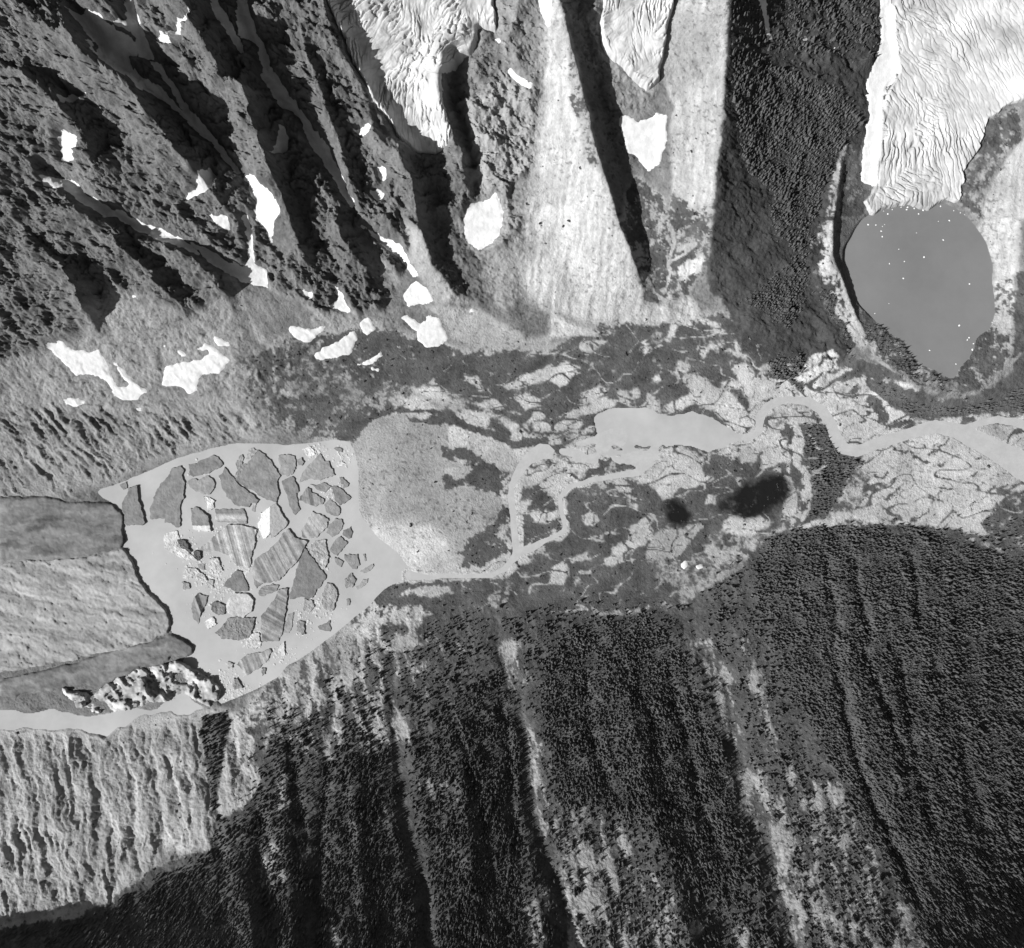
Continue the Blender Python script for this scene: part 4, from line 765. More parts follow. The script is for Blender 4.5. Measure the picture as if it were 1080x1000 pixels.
# ------------------------------------------------------------------ icebergs
# window, outline, low side, high side (metres), albedo, style, label
BERGS = [
 ('C1', [(170,535),(250,525),(265,600),(270,680),(300,770),(325,905),(290,915),(215,912),(140,915),(105,870),(90,720),(115,660),(150,600)], 4, 17, .17, '', 'dark upright iceberg nearest the left ice lobe'),
 ('C1', [(690,315),(730,370),(705,400),(735,500),(722,640),(690,730),(690,850),(692,930),(670,938),(590,900),(530,880),(585,840),(380,850),(385,770),(430,610),(490,500),(560,420),(610,345)], 3, 10, .19, '', 'large dark iceberg shaped like a shark fin'),
 ('C2', [(-202,300),(-120,285),(-60,250),(40,197),(90,220),(125,260),(148,300),(100,330),(20,375),(-50,395),(-160,415),(-190,395)], 3, 6, .18, '', 'dark long iceberg nearest the upper shore with a white spot'),
 ('C1', [(770,460),(850,435),(870,450),(985,410),(1030,450),(1050,490),(1020,560),(980,600),(900,590),(850,570),(790,530)], 3, 8, .24, '', 'rounded grey iceberg right of the shark-fin one'),
 ('C1', [(805,755),(855,740),(920,775),(985,830),(1005,975),(960,982),(830,960),(815,880)], 4, 15, .19, 'lip', 'small dark iceberg with white lower lip and black right side'),
 ('C1', [(930,630),(1000,640),(1050,670),(1040,740),(980,770),(960,700)], 2, 5, .5, 'rough', 'small white broken iceberg above the dark lipped one'),
 ('C2', [(515,155),(580,190),(660,280),(735,405),(715,480),(725,590),(700,685),(600,650),(520,600),(495,575),(400,530),(295,455),(370,340),(450,240)], 4, 9, .2, '', 'largest dark angular iceberg near the upper shore'),
 ('C2', [(340,195),(362,220),(345,290),(400,290),(360,370),(290,440),(272,420),(300,350),(285,280)], 1.5, 3, .23, 'rough', 'low streaky grey ice fringe on the left of the largest dark iceberg'),
 ('C2', [(420,140),(470,125),(508,150),(440,228),(392,238)], 1.5, 3, .28, 'rough', 'pale ice fringe at the top of the largest dark iceberg'),
 ('C2', [(175,330),(230,400),(320,500),(420,580),(520,655),(490,690),(440,690),(420,730),(340,710),(300,715),(240,670),(180,590),(130,500),(110,420),(150,390)], 3, 9, .19, '', 'long curved dark iceberg tapering to a point'),
 ('C2', [(458,692),(497,692),(477,787),(445,780)], 1.5, 3, .3, '', 'small pale splinter under the tail of the curved iceberg'),
 ('C2', [(730,205),(780,190),(890,205),(905,330),(880,385),(800,415),(735,375),(745,310),(722,260)], 3, 6, .25, '', 'square plain grey iceberg near the upper shore'),
 ('C2', [(920,250),(960,225),(985,270),(965,305),(925,290)], 2, 9, .2, '', 'tiny dark iceberg right of the square grey one'),
 ('C2', [(762,470),(860,430),(895,450),(940,570),(912,590),(920,680),(942,755),(905,810),(875,790),(850,720),(805,590),(780,530)], 3, 7, .18, '', 'long narrow dark iceberg shaped like a boot'),
 ('C2', [(75,765),(275,760),(370,755),(400,860),(395,910),(300,905),(65,880),(80,830)], 2, 6, .27, 's90', 'flat banded rectangular iceberg above the large pale one'),
 ('C2', [(540,800),(700,700),(745,780),(815,895),(800,940),(660,1050),(640,1000),(600,1050),(565,1054),(520,900),(560,840)], 4, 11, .45, 'white_left', 'white block of ice with grey right half'),
 ('C3', [(370,185),(420,260),(465,265),(520,410),(430,425),(365,460),(280,440),(160,470),(190,380),(260,300),(300,260)], 3, 7, .25, '', 'grey peaked iceberg in the upper right of the lake'),
 ('C3', [(150,660),(215,560),(240,525),(290,580),(410,650),(400,700),(340,720),(270,705)], 3, 7, .18, 's10', 'dark wedge iceberg right of the boot-shaped one'),
 ('C3', [(275,500),(330,510),(400,480),(485,525),(420,580),(370,575)], 2, 6, .2, '', 'small dark leaf-shaped iceberg under the grey peaked one'),
 ('C3', [(495,520),(540,515),(600,560),(690,640),(610,700),(570,712),(530,670)], 3, 7, .18, '', 'dark triangular iceberg nearest the right shore'),
 ('C3', [(570,430),(600,425),(670,490),(655,530),(600,545),(620,500),(580,480)], 2, 6, .2, '', 'small hooked dark iceberg close to the right shore'),
 ('C3', [(410,715),(470,640),(520,690),(580,760),(555,830),(470,810),(435,770)], 2, 5, .22, '', 'small speckled diamond iceberg below the dark triangular one'),
 ('C5', [(790,-95),(840,-85),(870,-60),(890,-60),(950,-10),(920,70),(830,160),(700,170),(672,150),(675,80)], 3, 7, .22, 's35', 'slanting banded iceberg in the right half of the lake'),
 ('C6', [(350,60),(430,-25),(500,-20),(505,60),(460,130),(390,155),(340,110)], 2, 6, .21, '', 'rounded dark iceberg touching the slanting banded one'),
 ('C6', [(515,100),(595,60),(598,170),(565,185),(505,130)], 2, 6, .16, '', 'small very dark pointed iceberg at the right'),
 ('C6', [(400,230),(480,150),(560,225),(450,350),(365,300)], 3, 6, .2, '', 'dark rectangular tilted iceberg right of the rough pale ice'),
 ('C6', [(180,240),(250,200),(330,200),(345,300),(368,370),(330,470),(260,440),(230,370),(180,300)], 2, 7, .3, 'rough', 'rough pale iceberg beside the dark kite-shaped one'),
 ('C5', [(710,285),(760,350),(920,570),(870,650),(780,780),(740,790),(680,775),(560,800),(540,770),(590,620),(650,400)], 3, 7, .165, '', 'large dark kite-shaped iceberg in the lake centre'),
 ('C5', [(490,125),(530,90),(600,170),(720,215),(700,265),(640,385),(530,500),(430,605),(330,625),(250,630),(180,580),(160,470),(200,390),(270,340),(330,300),(420,220)], 4, 12, .25, 's28', 'big iceberg with bold light and dark stripes'),
 ('C5', [(165,530),(180,525),(260,640),(200,700),(180,640)], 2, 5, .17, '', 'small dark triangle under the boldly striped iceberg'),
 ('C5', [(230,720),(280,665),(370,650),(430,670),(410,720),(300,760),(235,770)], 2, 6, .3, 's80', 'small pale leaf-like iceberg below the boldly striped one'),
 ('C8', [(240,20),(330,15),(325,130),(310,200),(290,350),(270,470),(230,535),(75,550),(50,380),(60,290),(130,200),(200,120)], 3, 10, .2, 's60', 'tall faintly striped dark iceberg in the lower lake centre'),
 ('C4', [(790,40),(940,40),(1080,90),(1070,200),(1040,320),(1010,470),(880,450),(800,350),(700,300),(590,320),(500,290),(620,200),(700,110)], 3, 12, .32, 's15', 'large pale finely striped iceberg left of the boldly striped one'),
 ('C4', [(880,500),(940,530),(990,640),(1000,720),(870,720),(740,665)], 3, 6, .165, '', 'dark triangular iceberg below the large pale one'),
 ('C4', [(870,740),(1010,750),(1060,820),(1030,930),(960,990),(850,975),(780,920),(790,830)], 6, 13, .42, '', 'pale domed iceberg with a black rim below the dark triangle'),
 ('C4', [(440,800),(500,750),(585,770),(560,850),(510,960),(480,1060),(440,1000),(410,900)], 3, 10, .2, 'ridge', 'dark leaf-shaped iceberg with a lengthwise ridge'),
 ('C4', [(620,860),(660,820),(760,870),(760,960),(700,970),(640,940)], 3, 9, .16, 'rough', 'small dark crumpled iceberg right of the ridged leaf'),
 ('C4', [(270,190),(340,190),(420,300),(400,330),(330,270),(280,220)], 4, 12, .09, 'rough', 'black elongated iceberg on the white ice raft at the left'),
 ('C4', [(440,320),(470,295),(510,320),(520,380),(490,400),(450,360)], 4, 10, .08, 'rough', 'small black iceberg at the tip of the white raft'),
 ('C4', [(140,130),(260,90),(290,180),(290,255),(420,350),(470,400),(350,400),(150,290),(130,220)], 1.2, 3, .46, 'rough', 'low white ice raft carrying the black iceberg'),
 ('C4', [(350,480),(460,490),(560,570),(580,610),(440,600),(330,590)], 2, 8, .42, 'rough', 'whitish broken iceberg above the ridged dark leaf'),
 ('C4', [(320,630),(390,640),(400,690),(330,710)], 1.5, 5, .22, 'rough', 'small grey lump below the whitish broken iceberg'),
 ('C4', [(600,390),(700,380),(740,510),(690,530),(590,470)], 2, 8, .4, 'rough', 'pale ragged iceberg in the middle of the ice jam'),
 ('C4', [(480,440),(550,440),(550,500),(490,500)], 1.5, 4, .24, '', 'small grey square lump left of the pale ragged iceberg'),
 ('C4', [(570,610),(640,610),(640,690),(575,690)], 1.5, 4, .33, 'rough', 'small pale block beneath the pale ragged iceberg'),
 ('C7', [(370,270),(430,210),(500,120),(620,105),(770,120),(760,240),(700,320),(560,340),(440,320)], 3, 9, .19, 'rough', 'dark craggy oval iceberg in the lower lake'),
 ('C7', [(590,590),(700,490),(800,480),(930,440),(950,470),(900,560),(810,640),(690,710),(650,650)], 2, 6, .23, 's20', 'grey feather-shaped iceberg near the lower shore'),
 ('C7', [(560,730),(600,740),(650,830),(570,850),(545,820)], 2, 7, .17, 'rough', 'small dark lump nearest the lower left shore'),
 ('C7', [(490,570),(560,590),(550,630),(500,640)], 2, 7, .3, 'rough', 'tiny grey lump left of the feather-shaped iceberg'),
 ('C7', [(840,640),(890,640),(890,700),(850,710)], 2, 5, .2, 'rough', 'tiny dark lump right of the feather-shaped iceberg tip'),
 ('C7', [(250,150),(340,110),(380,180),(290,230)], 2, 6, .5, 'rough', 'small white crumpled iceberg left of the craggy oval'),
 ('C7', [(700,280),(820,270),(840,400),(760,440),(690,380)], 1.2, 4, .42, 'rough', 'white rubbly ice between the craggy oval and the tall dark iceberg'),
 ('C8', [(330,280),(390,255),(370,400),(340,470),(300,460),(305,370)], 2, 4, .25, '', 'narrow grey sliver right of the tall dark iceberg'),
 ('C8', [(430,340),(500,350),(515,470),(470,480),(425,440)], 2, 7, .22, 'rough', 'small grey block with white edge below the pale specks'),
 ('C8', [(650,395),(770,340),(765,450),(660,440)], 2, 5, .17, '', 'small dark wedge nearest the lower right shore'),
 ('C8', [(500,110),(590,130),(600,200),(560,250),(490,240)], 2, 5, .27, 'rough', 'pale grey lump under the dark kite-shaped iceberg'),
 ('C6', [(350,640),(400,650),(450,700),(450,790),(410,920),(350,940),(300,880),(295,740)], 2, 8, .27, 'rough', 'upright rough grey iceberg right of the dark kite'),
 ('C6', [(530,350),(670,345),(680,440),(640,495),(600,490),(560,420),(520,390)], 2, 6, .2, '', 'small dark wedge-ended iceberg by the open right water'),
 ('C6', [(540,580),(600,540),(640,600),(620,670),(550,690),(520,620)], 2, 6, .2, 'rough', 'small dark rounded iceberg lowest on the right'),
 ('C6', [(680,520),(740,480),(820,440),(810,490),(730,540)], 1.5, 4, .26, '', 'slim grey iceberg farthest to the right'),
 ('C6', [(640,680),(720,600),(770,590),(760,640),(690,690),(650,705)], 1.5, 3, .28, '', 'faint grey branching iceberg below the slim one'),
 ('C6', [(415,375),(460,380),(510,420),(480,465),(430,430)], 2, 6, .2, '', 'tiny dark iceberg left of the wedge-ended one'),
 ('C6', [(545,810),(580,800),(575,870),(545,865)], 1.5, 4, .22, '', 'lone tiny grey iceberg in open water near the outlet'),
 ('C6', [(715,340),(735,335),(750,410),(735,415)], 1.5, 3, .2, '', 'tiny upright splinter near the right open water'),
 ('C8', [(230,640),(290,560),(305,690),(270,700)], 2, 10, .5, '', 'small white wedge with black right edge by the lower shore'),
 ('C3', [(515,130),(550,110),(600,140),(590,165),(540,150)], 1.5, 4, .2, '', 'tiny dark iceberg in the upper right lake corner'),
 ('C3', [(200,130),(280,110),(320,190),(250,220)], 1.2, 3, .55, 'rough', 'white ice rubble between the square grey iceberg and the peaked one'),
 ('C3', [(540,280),(600,250),(640,280),(570,310)], 1.2, 3, .5, 'rough', 'white ice rubble off the upper right shore'),
 ('C1', [(60,510),(140,475),(145,540),(100,550)], 2, 6, .2, '', 'tiny dark iceberg in the far left tip of the lake'),
]
def make_berg(k, pts, lo, hi, alb, style, lab, i):
    p = np.array([(a[0], a[1]) for a in win(k, pts)], dtype=np.float64)
    # finer outline with small irregularities
    out = []
    for a, b in zip(p, np.roll(p, -1, 0)):
        n = max(1, int(np.hypot(*(b - a)) / 0.9))
        for t in range(n): out.append(a + (b - a) * t / n)
    o = np.array(out)
    jit = np.stack([fbm(o[:, 0].astype(np.float32), o[:, 1].astype(np.float32), 3.0, 2, 0.6, 50 + q) for q in (0, 1)], 1)
    jit2 = np.stack([fbm(o[:, 0].astype(np.float32), o[:, 1].astype(np.float32), 7.0, 2, 0.6, 53 + q) for q in (0, 1)], 1)
    o = o.mean(0) + (o - o.mean(0)) * 1.035
    o = o + jit * (1.2 if style == 'rough' else 0.9) + jit2 * 1.6
    x, y = world_xy(o[:, 0], o[:, 1], 0.0)
    R = np.stack([x, y], 1)
    c = R.mean(0)
    size = np.sqrt(((R - c) ** 2).sum(1)).mean()
    q = R @ np.array([0.93, 0.36]); qc = c @ np.array([0.93, 0.36]); qr = max(1.0, np.abs(q - qc).max())
    rng = np.random.RandomState(100 + i); hi = 1.5 + hi * 0.48; lo = min(lo, hi * 0.7)
    crest = np.array([0.93, 0.36]); crest = crest / np.linalg.norm(crest)
    ang = rng.uniform(-0.7, 0.7); crest = np.array([math.cos(ang) * crest[0] - math.sin(ang) * crest[1], math.sin(ang) * crest[0] + math.cos(ang) * crest[1]])
    def top(P2, edge):
        t = ((P2 - c) @ crest) / qr
        h = lo + (hi - lo) * np.clip(0.5 + 0.5 * t, 0, 1)
        f = np.array(P2, dtype=np.float32)
        h = h + fbm(f[:, 0], f[:, 1], 45, 3, 0.5, 60) * 1.6 + fbm(f[:, 0], f[:, 1], 14, 3, 0.6, 61) * (2.6 if style == 'rough' else 1.2)
        if style == 'rough': h = h + fbm(f[:, 0], f[:, 1], 22, 3, 0.6, 62, True) * 0.35 * hi
        if style == 'ridge':
            pn = np.array([0.94, 0.34]); h = h + 9 * np.clip(1 - np.abs((P2 - c) @ pn - 6) / 16, 0, 1) - 2
        return np.maximum(h, 0.5)
    K_ = max(6, int(size / 3.2))
    rings = [1.04, 1.0, 1 - 1.0 / max(size, 6)] + [1 - j / K_ for j in range(1, K_)]
    vs_, al = [], []
    n = len(R)
    for j, s in enumerate(rings):
        Q = c + (R - c) * s
        if j == 0: z = np.full(n, -7.0)
        elif j == 1: z = np.maximum(top(Q, True) * 0.72, 0.3)
        else: z = top(Q, False)
        f = Q.astype(np.float32)
        a = np.full(n, alb) * (1 + 0.55 * fbm(f[:, 0], f[:, 1], 45, 5, 0.65, 70 + i % 7))
        if style.startswith('s'):
            an = math.radians(float(style[1:])); cr = Q @ np.array([math.cos(an), math.sin(an)])
            band = fbm(np.asarray(cr, np.float32), np.asarray(cr * 0 + 3.3, np.float32), 26, 3, 0.65, 80 + i)
            a = a * (1 + 0.95 * np.clip(band * 1.6, -0.36, 0.6))
            z = z + (0.9 * np.clip(band * 2, -1, 1) if j > 1 else 0)
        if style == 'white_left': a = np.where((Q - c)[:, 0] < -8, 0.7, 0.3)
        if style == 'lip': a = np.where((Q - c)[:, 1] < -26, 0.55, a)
        if style == 'rough': a = a * (1 + 0.5 * fbm(f[:, 0], f[:, 1], 24, 3, 0.6, 90))
        if j <= 1: a = np.maximum(a, 0.10) * 0.9 + 0.03
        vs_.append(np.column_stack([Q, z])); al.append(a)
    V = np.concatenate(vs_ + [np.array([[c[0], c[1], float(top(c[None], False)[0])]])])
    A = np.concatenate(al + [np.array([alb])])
    F = []
    nr = len(rings)
    area = np.sum(R[:, 0] * np.roll(R[:, 1], -1) - np.roll(R[:, 0], -1) * R[:, 1])
    for j in range(nr - 1):
        for t in range(n):
            t2 = (t + 1) % n
            q4 = (j * n + t, j * n + t2, (j + 1) * n + t2, (j + 1) * n + t)
            F.append(q4 if area > 0 else q4[::-1])
    for t in range(n):
        q3 = ((nr - 1) * n + t, (nr - 1) * n + (t + 1) % n, nr * n)
        F.append(q3 if area > 0 else q3[::-1])
    me = bpy.data.meshes.new('iceberg'); me.from_pydata(V.tolist(), [], F)
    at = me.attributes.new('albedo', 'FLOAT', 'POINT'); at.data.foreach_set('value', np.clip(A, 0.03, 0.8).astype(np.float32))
    me.materials.append(MT_BERG); me.update()
    ob = bpy.data.objects.new('iceberg', me); scene.collection.objects.link(ob)
    tag(ob, lab, 'iceberg', 'icebergs drifting on the silty lake')
for i, b in enumerate(BERGS): make_berg(*b, i)

# small floes: seen one by one on the round lake, brash between the big icebergs
def lump(r, h, seed):
    rg = np.random.RandomState(seed); n = 7
    V, F = [], []
    for j, (s, z) in enumerate(((1.05, -1.0), (1.0, 0.4 * h), (0.55, h))):
        for t in range(n):
            a = 2 * math.pi * t / n; q = s * r * (0.75 + 0.5 * rg.rand()); V.append((q * math.cos(a), q * math.sin(a), z * (0.7 + 0.6 * rg.rand()) if j else z))
    V.append((0, 0, h))
    for j in range(2):
        for t in range(n): F.append((j * n + t, j * n + (t + 1) % n, (j + 1) * n + (t + 1) % n, (j + 1) * n + t))
    for t in range(n): F.append((2 * n + t, 2 * n + (t + 1) % n, 3 * n))
    return V, F
MT_FLOE = mat('floe_ice', base=0.7, n_amp=0.1, n_scale=0.2, n2_amp=0.1)
lm = []
for q in range(4):
    me = bpy.data.meshes.new('ice_floe'); v, f = lump(4.0, 1.6, q); me.from_pydata(v, [], f); me.materials.append(MT_FLOE); lm.append(me)
FL = win('H', [(405,32),(435,38),(445,30),(510,142),(467,208),(535,198),(530,275),(465,390),(400,435),(625,178),(712,100),(690,15),(740,12),(650,603),(822,555),(830,545),(785,490),(935,475),(590,68),(435,85),(845,600),(850,572),(430,60),(832,300),(370,30),(770,665)])
FL += win('G', [(440,962),(480,955),(520,945),(550,945),(580,950),(620,958),(700,940),(760,960),(790,970),(810,978),(600,975),(545,955),(460,975)])
for q, (x, y) in enumerate(FL):
    o = bpy.data.objects.new('ice_floe', lm[q % 4]); scene.collection.objects.link(o)
    X, Y = world_xy(x, y, ML_Z); s = random.uniform(0.6, 1.25)
    o.location = (X, Y, ML_Z); o.rotation_euler = (0, 0, random.uniform(0, 6.28)); o.scale = (s, s * random.uniform(0.5, 1), s)
    near = y < 235
    tag(o, 'tiny white ice floe just off the glacier front in the round lake' if near else 'tiny white ice floe out on the open round grey lake', 'ice floe', 'floes along the glacier front' if near else 'floes out on the round lake')

# brash ice: too small and many to count
bv, bf = [], []
BR = [(205,585,30,28,60),(225,608,26,22,90),(240,622,22,16,60),(262,668,14,16,50),(338,640,20,22,50),(320,655,16,24,40),(335,478,16,10,50),(362,480,14,14,40),(345,520,16,14,40),(240,715,20,16,50),(252,730,22,10,50),(215,640,20,14,30),(300,690,26,12,40),(330,590,18,18,40),(268,560,20,10,20),(205,500,30,20,12),(230,560,20,14,24),(258,600,14,10,40)]
qn = 0
for (x, y, rx, ry, n) in BR:
    for _ in range(int(n * 2.2)):
        px = x + random.gauss(0, rx * 0.45); py = y + random.gauss(0, ry * 0.45)
        i = int((px - U0) / STEP); j = int((py - V0) / STEP)
        if not M_LAKE[j, i]: continue
        r = random.choice((2.0, 2.5, 3.0, 4.0, 6.0)); v, f = lump(r, r * random.uniform(0.12, 0.35), qn % 50); qn += 1
        X, Y = world_xy(px, py, 0.0); b0 = len(bv)
        bv += [(a + X, b + Y, c) for a, b, c in v]; bf += [tuple(t + b0 for t in ff) for ff in f]
me = bpy.data.meshes.new('brash_ice'); me.from_pydata(bv, [], bf)
me.materials.append(mat('brash', base=0.47, n_amp=0.25, n_scale=0.02, n2_amp=0.1)); me.update()
o = bpy.data.objects.new('brash_ice', me); scene.collection.objects.link(o); tag(o, 'small broken ice floating between the icebergs', 'brash ice', kind='stuff')

# ------------------------------------------------------------------ dark clear pools in the valley
POOL = np.maximum(blur(poly_mask(win('S', [(530,420),(560,370),(600,400),(650,430),(640,480),(570,492),(530,480)]), 5).astype(np.float32), 4.5),
                  blur(poly_mask(win('S', [(720,425),(830,370),(900,310),(1000,275),(1075,265),(1090,330),(1070,390),(960,430),(860,440)]), 6).astype(np.float32), 5.0))
m = bpy.data.materials.new('pool_water'); m.use_nodes = True
b = m.node_tree.nodes['Principled BSDF']; b.inputs['Base Color'].default_value = (0.012, 0.012, 0.012, 1); b.inputs['Roughness'].default_value = 0.2; b.inputs['Specular IOR Level'].default_value = 0.2
a = m.node_tree.nodes.new('ShaderNodeAttribute'); a.attribute_name = 'depth'; m.node_tree.links.new(a.outputs['Fac'], b.inputs['Alpha'])
POOL = np.clip(POOL * (1.05 + 1.3 * n1 + 0.5 * NR1), 0, 1)
Zp = H + 0.8
for side in (UU < 733, UU >= 733): tag(grid_object('pool', XW, YW, Zp, (POOL > 0.03) & side, m, {'depth': sstep(0.03, 0.95, POOL)}), kind='structure')

# ------------------------------------------------------------------ woods
def conifer(seed, n=7, tiers=4):
    rg = np.random.RandomState(seed); V, F = [], []
    for t in range(tiers):
        z0 = 0.08 + 0.22 * t; z1 = min(1.0, z0 + 0.40); r = (1 - t / tiers) * (0.9 + 0.2 * rg.rand()); b0 = len(V)
        for k in range(n):
            a = 2 * math.pi * (k + 0.5 * t) / n; q = r * (0.65 + 0.6 * rg.rand()); V.append((q * math.cos(a), q * math.sin(a), z0 + 0.06 * (rg.rand() - 0.5)))
        V.append((0.06 * (rg.rand() - 0.5), 0.06 * (rg.rand() - 0.5), z1))
        for k in range(n): F.append((b0 + k, b0 + (k + 1) % n, b0 + n))
    b0 = len(V)
    for k in range(4):
        a = math.pi / 2 * k; V.append((0.07 * math.cos(a), 0.07 * math.sin(a), -0.15)); V.append((0.05 * math.cos(a), 0.05 * math.sin(a), 0.3))
    for k in range(4): F.append((b0 + 2 * k, b0 + 2 * ((k + 1) % 4), b0 + 2 * ((k + 1) % 4) + 1, b0 + 2 * k + 1))
    me = bpy.data.meshes.new('conifer'); me.from_pydata(V, [], F); me.materials.append(MT_TREE)
    return bpy.data.objects.new('conifer', me)
def bush(seed):
    rg = np.random.RandomState(seed); V, F = [], []
    for q in range(9):
        c = rg.normal(0, 0.4, 3); c[2] = abs(c[2]) * 0.6 + 0.1; b0 = len(V); r = 0.35 + 0.3 * rg.rand()
        for d in ((1,0,0),(-1,0,0),(0,1,0),(0,-1,0),(0,0,1),(0,0,-1)): V.append(tuple(c + np.array(d) * r * (0.7 + 0.6 * rg.rand())))
        for f in ((0,2,4),(2,1,4),(1,3,4),(3,0,4),(2,0,5),(1,2,5),(3,1,5),(0,3,5)): F.append(tuple(b0 + t for t in f))
    me = bpy.data.meshes.new('shrub'); me.from_pydata(V, [], F); me.materials.append(MT_SHRUB)
    return bpy.data.objects.new('shrub', me)
def scatter(name, label, cat, dens, spacing, protos, rad, hgt):
    nx = int((U1 - U0) / spacing); ny = int((V1 - V0) / spacing)
    gu, gv = np.meshgrid(U0 + (np.arange(nx) + 0.5) * spacing, V0 + (np.arange(ny) + 0.5) * spacing)
    gu = (gu + rs.uniform(-0.85, 0.85, gu.shape) * spacing).ravel(); gv = (gv + rs.uniform(-0.85, 0.85, gv.shape) * spacing).ravel()
    d = sample(dens, gu, gv); k = rs.rand(len(gu)) < d
    k &= (sample(np.maximum(wet, ICE), gu, gv) < 0.25)
    gu, gv = gu[k], gv[k]
    X = sample(XW, gu, gv); Y = sample(YW, gu, gv); Z = sample(H, gu, gv)
    n = len(gu)
    me = bpy.data.meshes.new(name); me.vertices.add(n); me.vertices.foreach_set('co', np.stack([X, Y, Z], 1).astype(np.float32).ravel())
    s = np.clip(rs.lognormal(-0.08, 0.28, n), 0.4, 1.8); s = s * (1 + 0.9 * fbm(gu.astype(np.float32), gv.astype(np.float32), 22, 3, 0.6, 64)); sr = rad * s * rs.uniform(0.8, 1.3, n); sh = hgt * s
    a = me.attributes.new('size', 'FLOAT_VECTOR', 'POINT'); a.data.foreach_set('vector', np.stack([sr, sr, sh], 1).astype(np.float32).ravel())
    a = me.attributes.new('turn', 'FLOAT_VECTOR', 'POINT'); a.data.foreach_set('vector', np.stack([rs.normal(0, .04, n), rs.normal(0, .04, n), rs.uniform(0, 6.28, n)], 1).astype(np.float32).ravel())
    a = me.attributes.new('pick', 'INT', 'POINT'); a.data.foreach_set('value', rs.randint(0, len(protos), n).astype(np.int32))
    me.update()
    o = bpy.data.objects.new(name, me); scene.collection.objects.link(o)
    g = bpy.data.node_groups.new(name + '_nodes', 'GeometryNodeTree')
    g.interface.new_socket('Geometry', in_out='INPUT', socket_type='NodeSocketGeometry'); g.interface.new_socket('Geometry', in_out='OUTPUT', socket_type='NodeSocketGeometry')
    N = g.nodes; L = g.links.new; gi = N.new('NodeGroupInput'); go = N.new('NodeGroupOutput'); jn = N.new('GeometryNodeJoinGeometry')
    def named(nm, ty):
        q = N.new('GeometryNodeInputNamedAttribute'); q.data_type = ty; q.inputs['Name'].default_value = nm; return q.outputs['Attribute']
    for q, pr in enumerate(protos):
        oi = N.new('GeometryNodeObjectInfo'); oi.inputs['Object'].default_value = pr; oi.inputs['As Instance'].default_value = True
        ip = N.new('GeometryNodeInstanceOnPoints'); cp = N.new('FunctionNodeCompare'); cp.data_type = 'INT'; cp.operation = 'EQUAL'
        L(named('pick', 'INT'), cp.inputs['A'] if cp.inputs['A'].type == 'INT' else cp.inputs[2]); (cp.inputs[3]).default_value = q
        L(gi.outputs[0], ip.inputs['Points']); L(cp.outputs[0], ip.inputs['Selection']); L(oi.outputs['Geometry'], ip.inputs['Instance'])
        L(named('size', 'FLOAT_VECTOR'), ip.inputs['Scale']); L(named('turn', 'FLOAT_VECTOR'), ip.inputs['Rotation']); L(ip.outputs[0], jn.inputs[0])
    L(jn.outputs[0], go.inputs[0])
    md = o.modifiers.new('trees', 'NODES'); md.node_group = g
    tag(o, label, cat, kind='stuff')
    print(name, n)
    return o
TD = np.zeros((NV, NU), np.float32)
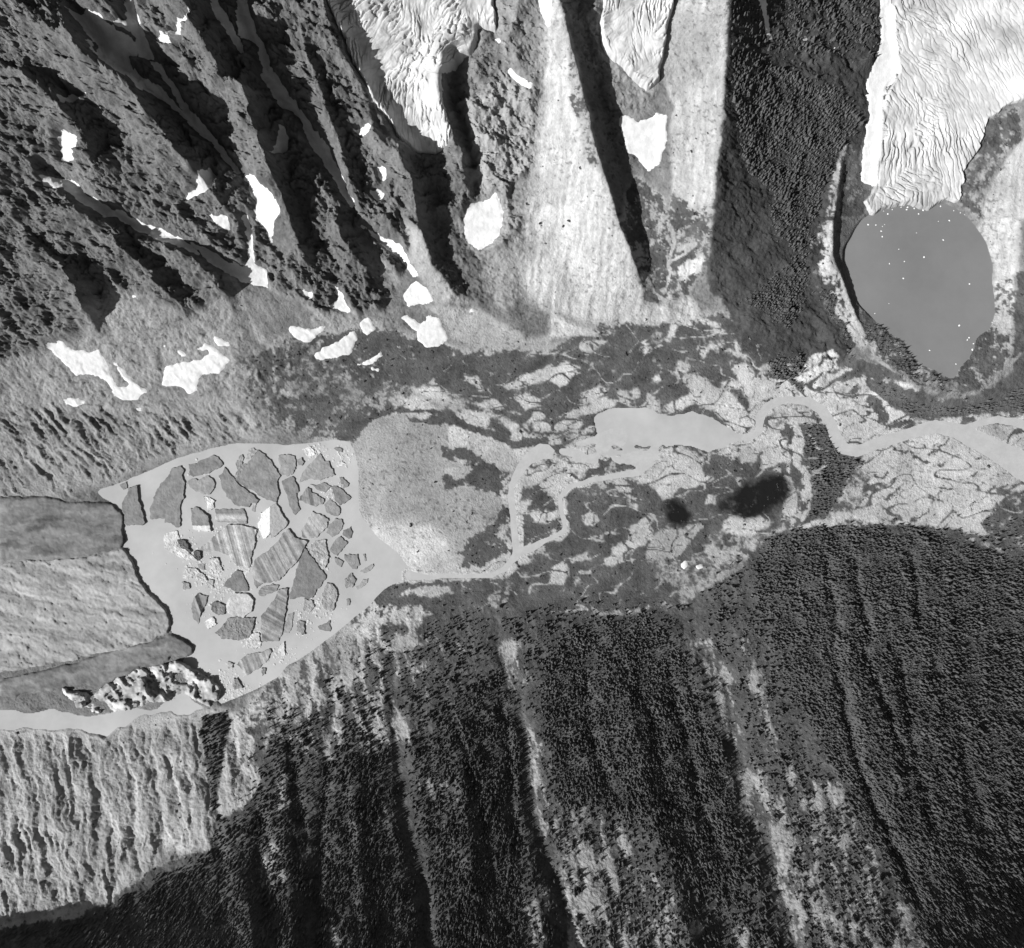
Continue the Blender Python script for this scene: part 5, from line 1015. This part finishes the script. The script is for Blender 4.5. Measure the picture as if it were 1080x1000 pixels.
for pts, d, sft in (
    ([(772,55),(831,76),(882,97),(911,127),(890,148),(873,190),(857,236),(848,279),(852,296),(840,338),(831,346),(785,317),(823,287),(840,274),(814,236),(814,203),(789,177),(776,127)], 0.95, 2),
    ([(810,380),(844,372),(848,422),(814,414)], 0.8, 2), ([(768,-70),(925,-70),(915,60),(850,60),(775,50)], 0.3, 6),
    ([(815,565),(870,556),(960,556),(1040,580),(1160,622),(1160,1075),(1010,1075),(960,960),(900,850),(840,740),(800,640),(790,600)], 0.95, 3),
    ([(570,690),(600,665),(680,645),(720,690),(750,750),(770,820),(780,900),(790,960),(740,940),(690,880),(640,855),(590,850),(572,780)], 0.95, 4),
    ([(475,730),(530,705),(548,740),(553,820),(550,1075),(470,1075),(450,900),(440,800)], 0.75, 5),
    ([(350,770),(400,745),(415,800),(430,900),(445,1075),(330,1075),(330,850)], 0.7, 5), ([(235,880),(320,800),(330,1075),(-80,1075),(-80,980),(90,970),(220,900)], 0.75, 4),
    (win('T', [(80,20),(180,30),(250,175),(370,182),(270,300),(170,470),(100,462),(112,300),(80,150)]), 0.75, 1.5),
    (win('H', [(400,740),(560,830),(760,870),(900,850),(1080,760),(1400,700),(1400,880),(900,885),(720,910),(560,890),(440,800)]), 0.7, 1.5),
    (win('H', [(110,330),(200,450),(300,640),(330,640),(230,420),(160,300)]), 0.6, 1.5), (win('H', [(400,480),(540,570),(600,680),(740,750),(800,830),(600,760),(420,640),(340,520)]), 0.4, 2),
    ([(380,690),(480,650),(600,645),(720,640),(790,590),(850,600),(850,1075),(240,1075),(240,860),(300,760)], 0.28, 8),
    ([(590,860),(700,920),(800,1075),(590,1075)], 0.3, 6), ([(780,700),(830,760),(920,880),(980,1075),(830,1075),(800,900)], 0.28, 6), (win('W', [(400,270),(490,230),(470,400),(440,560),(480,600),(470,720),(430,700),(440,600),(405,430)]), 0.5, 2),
    ([(285,735),(330,760),(330,820),(270,860),(285,780)], 0.5, 4), ([(960,540),(1160,560),(1160,630),(1040,580)], 0.35, 5)):
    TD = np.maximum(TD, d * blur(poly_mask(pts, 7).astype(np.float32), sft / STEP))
for q_, w_ in ((CH0, 13), (CH1, 17), (CH2, 22)):
    sl_, d_, _, _ = line_dist(q_, 40, 6); TD[sl_] *= 0.12 + 0.88 * sstep(w_ * 0.4, w_ * 0.7, d_)
TD *= sstep(0.25, 0.7, cov) * np.clip(1.05 + 0.9 * fbm(UU - 0.22 * VV, VV / 2.2, 20, 4, 0.65, 25) * 1.5, 0.15, 1)
SD = np.clip(cov - 0.2, 0, 1) * 0.10 * (VEG < 0.93) * (VEG > 0.02) + 0.012 * (ALB > 0.25) * (VV > 100) * (1 - cov)
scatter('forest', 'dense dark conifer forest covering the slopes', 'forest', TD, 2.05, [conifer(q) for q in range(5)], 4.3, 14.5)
scatter('shrubs', 'scattered dark shrubs dotting gravel and scree', 'shrubs', SD, 3.0, [bush(q) for q in range(3)], 3.6, 3.6)
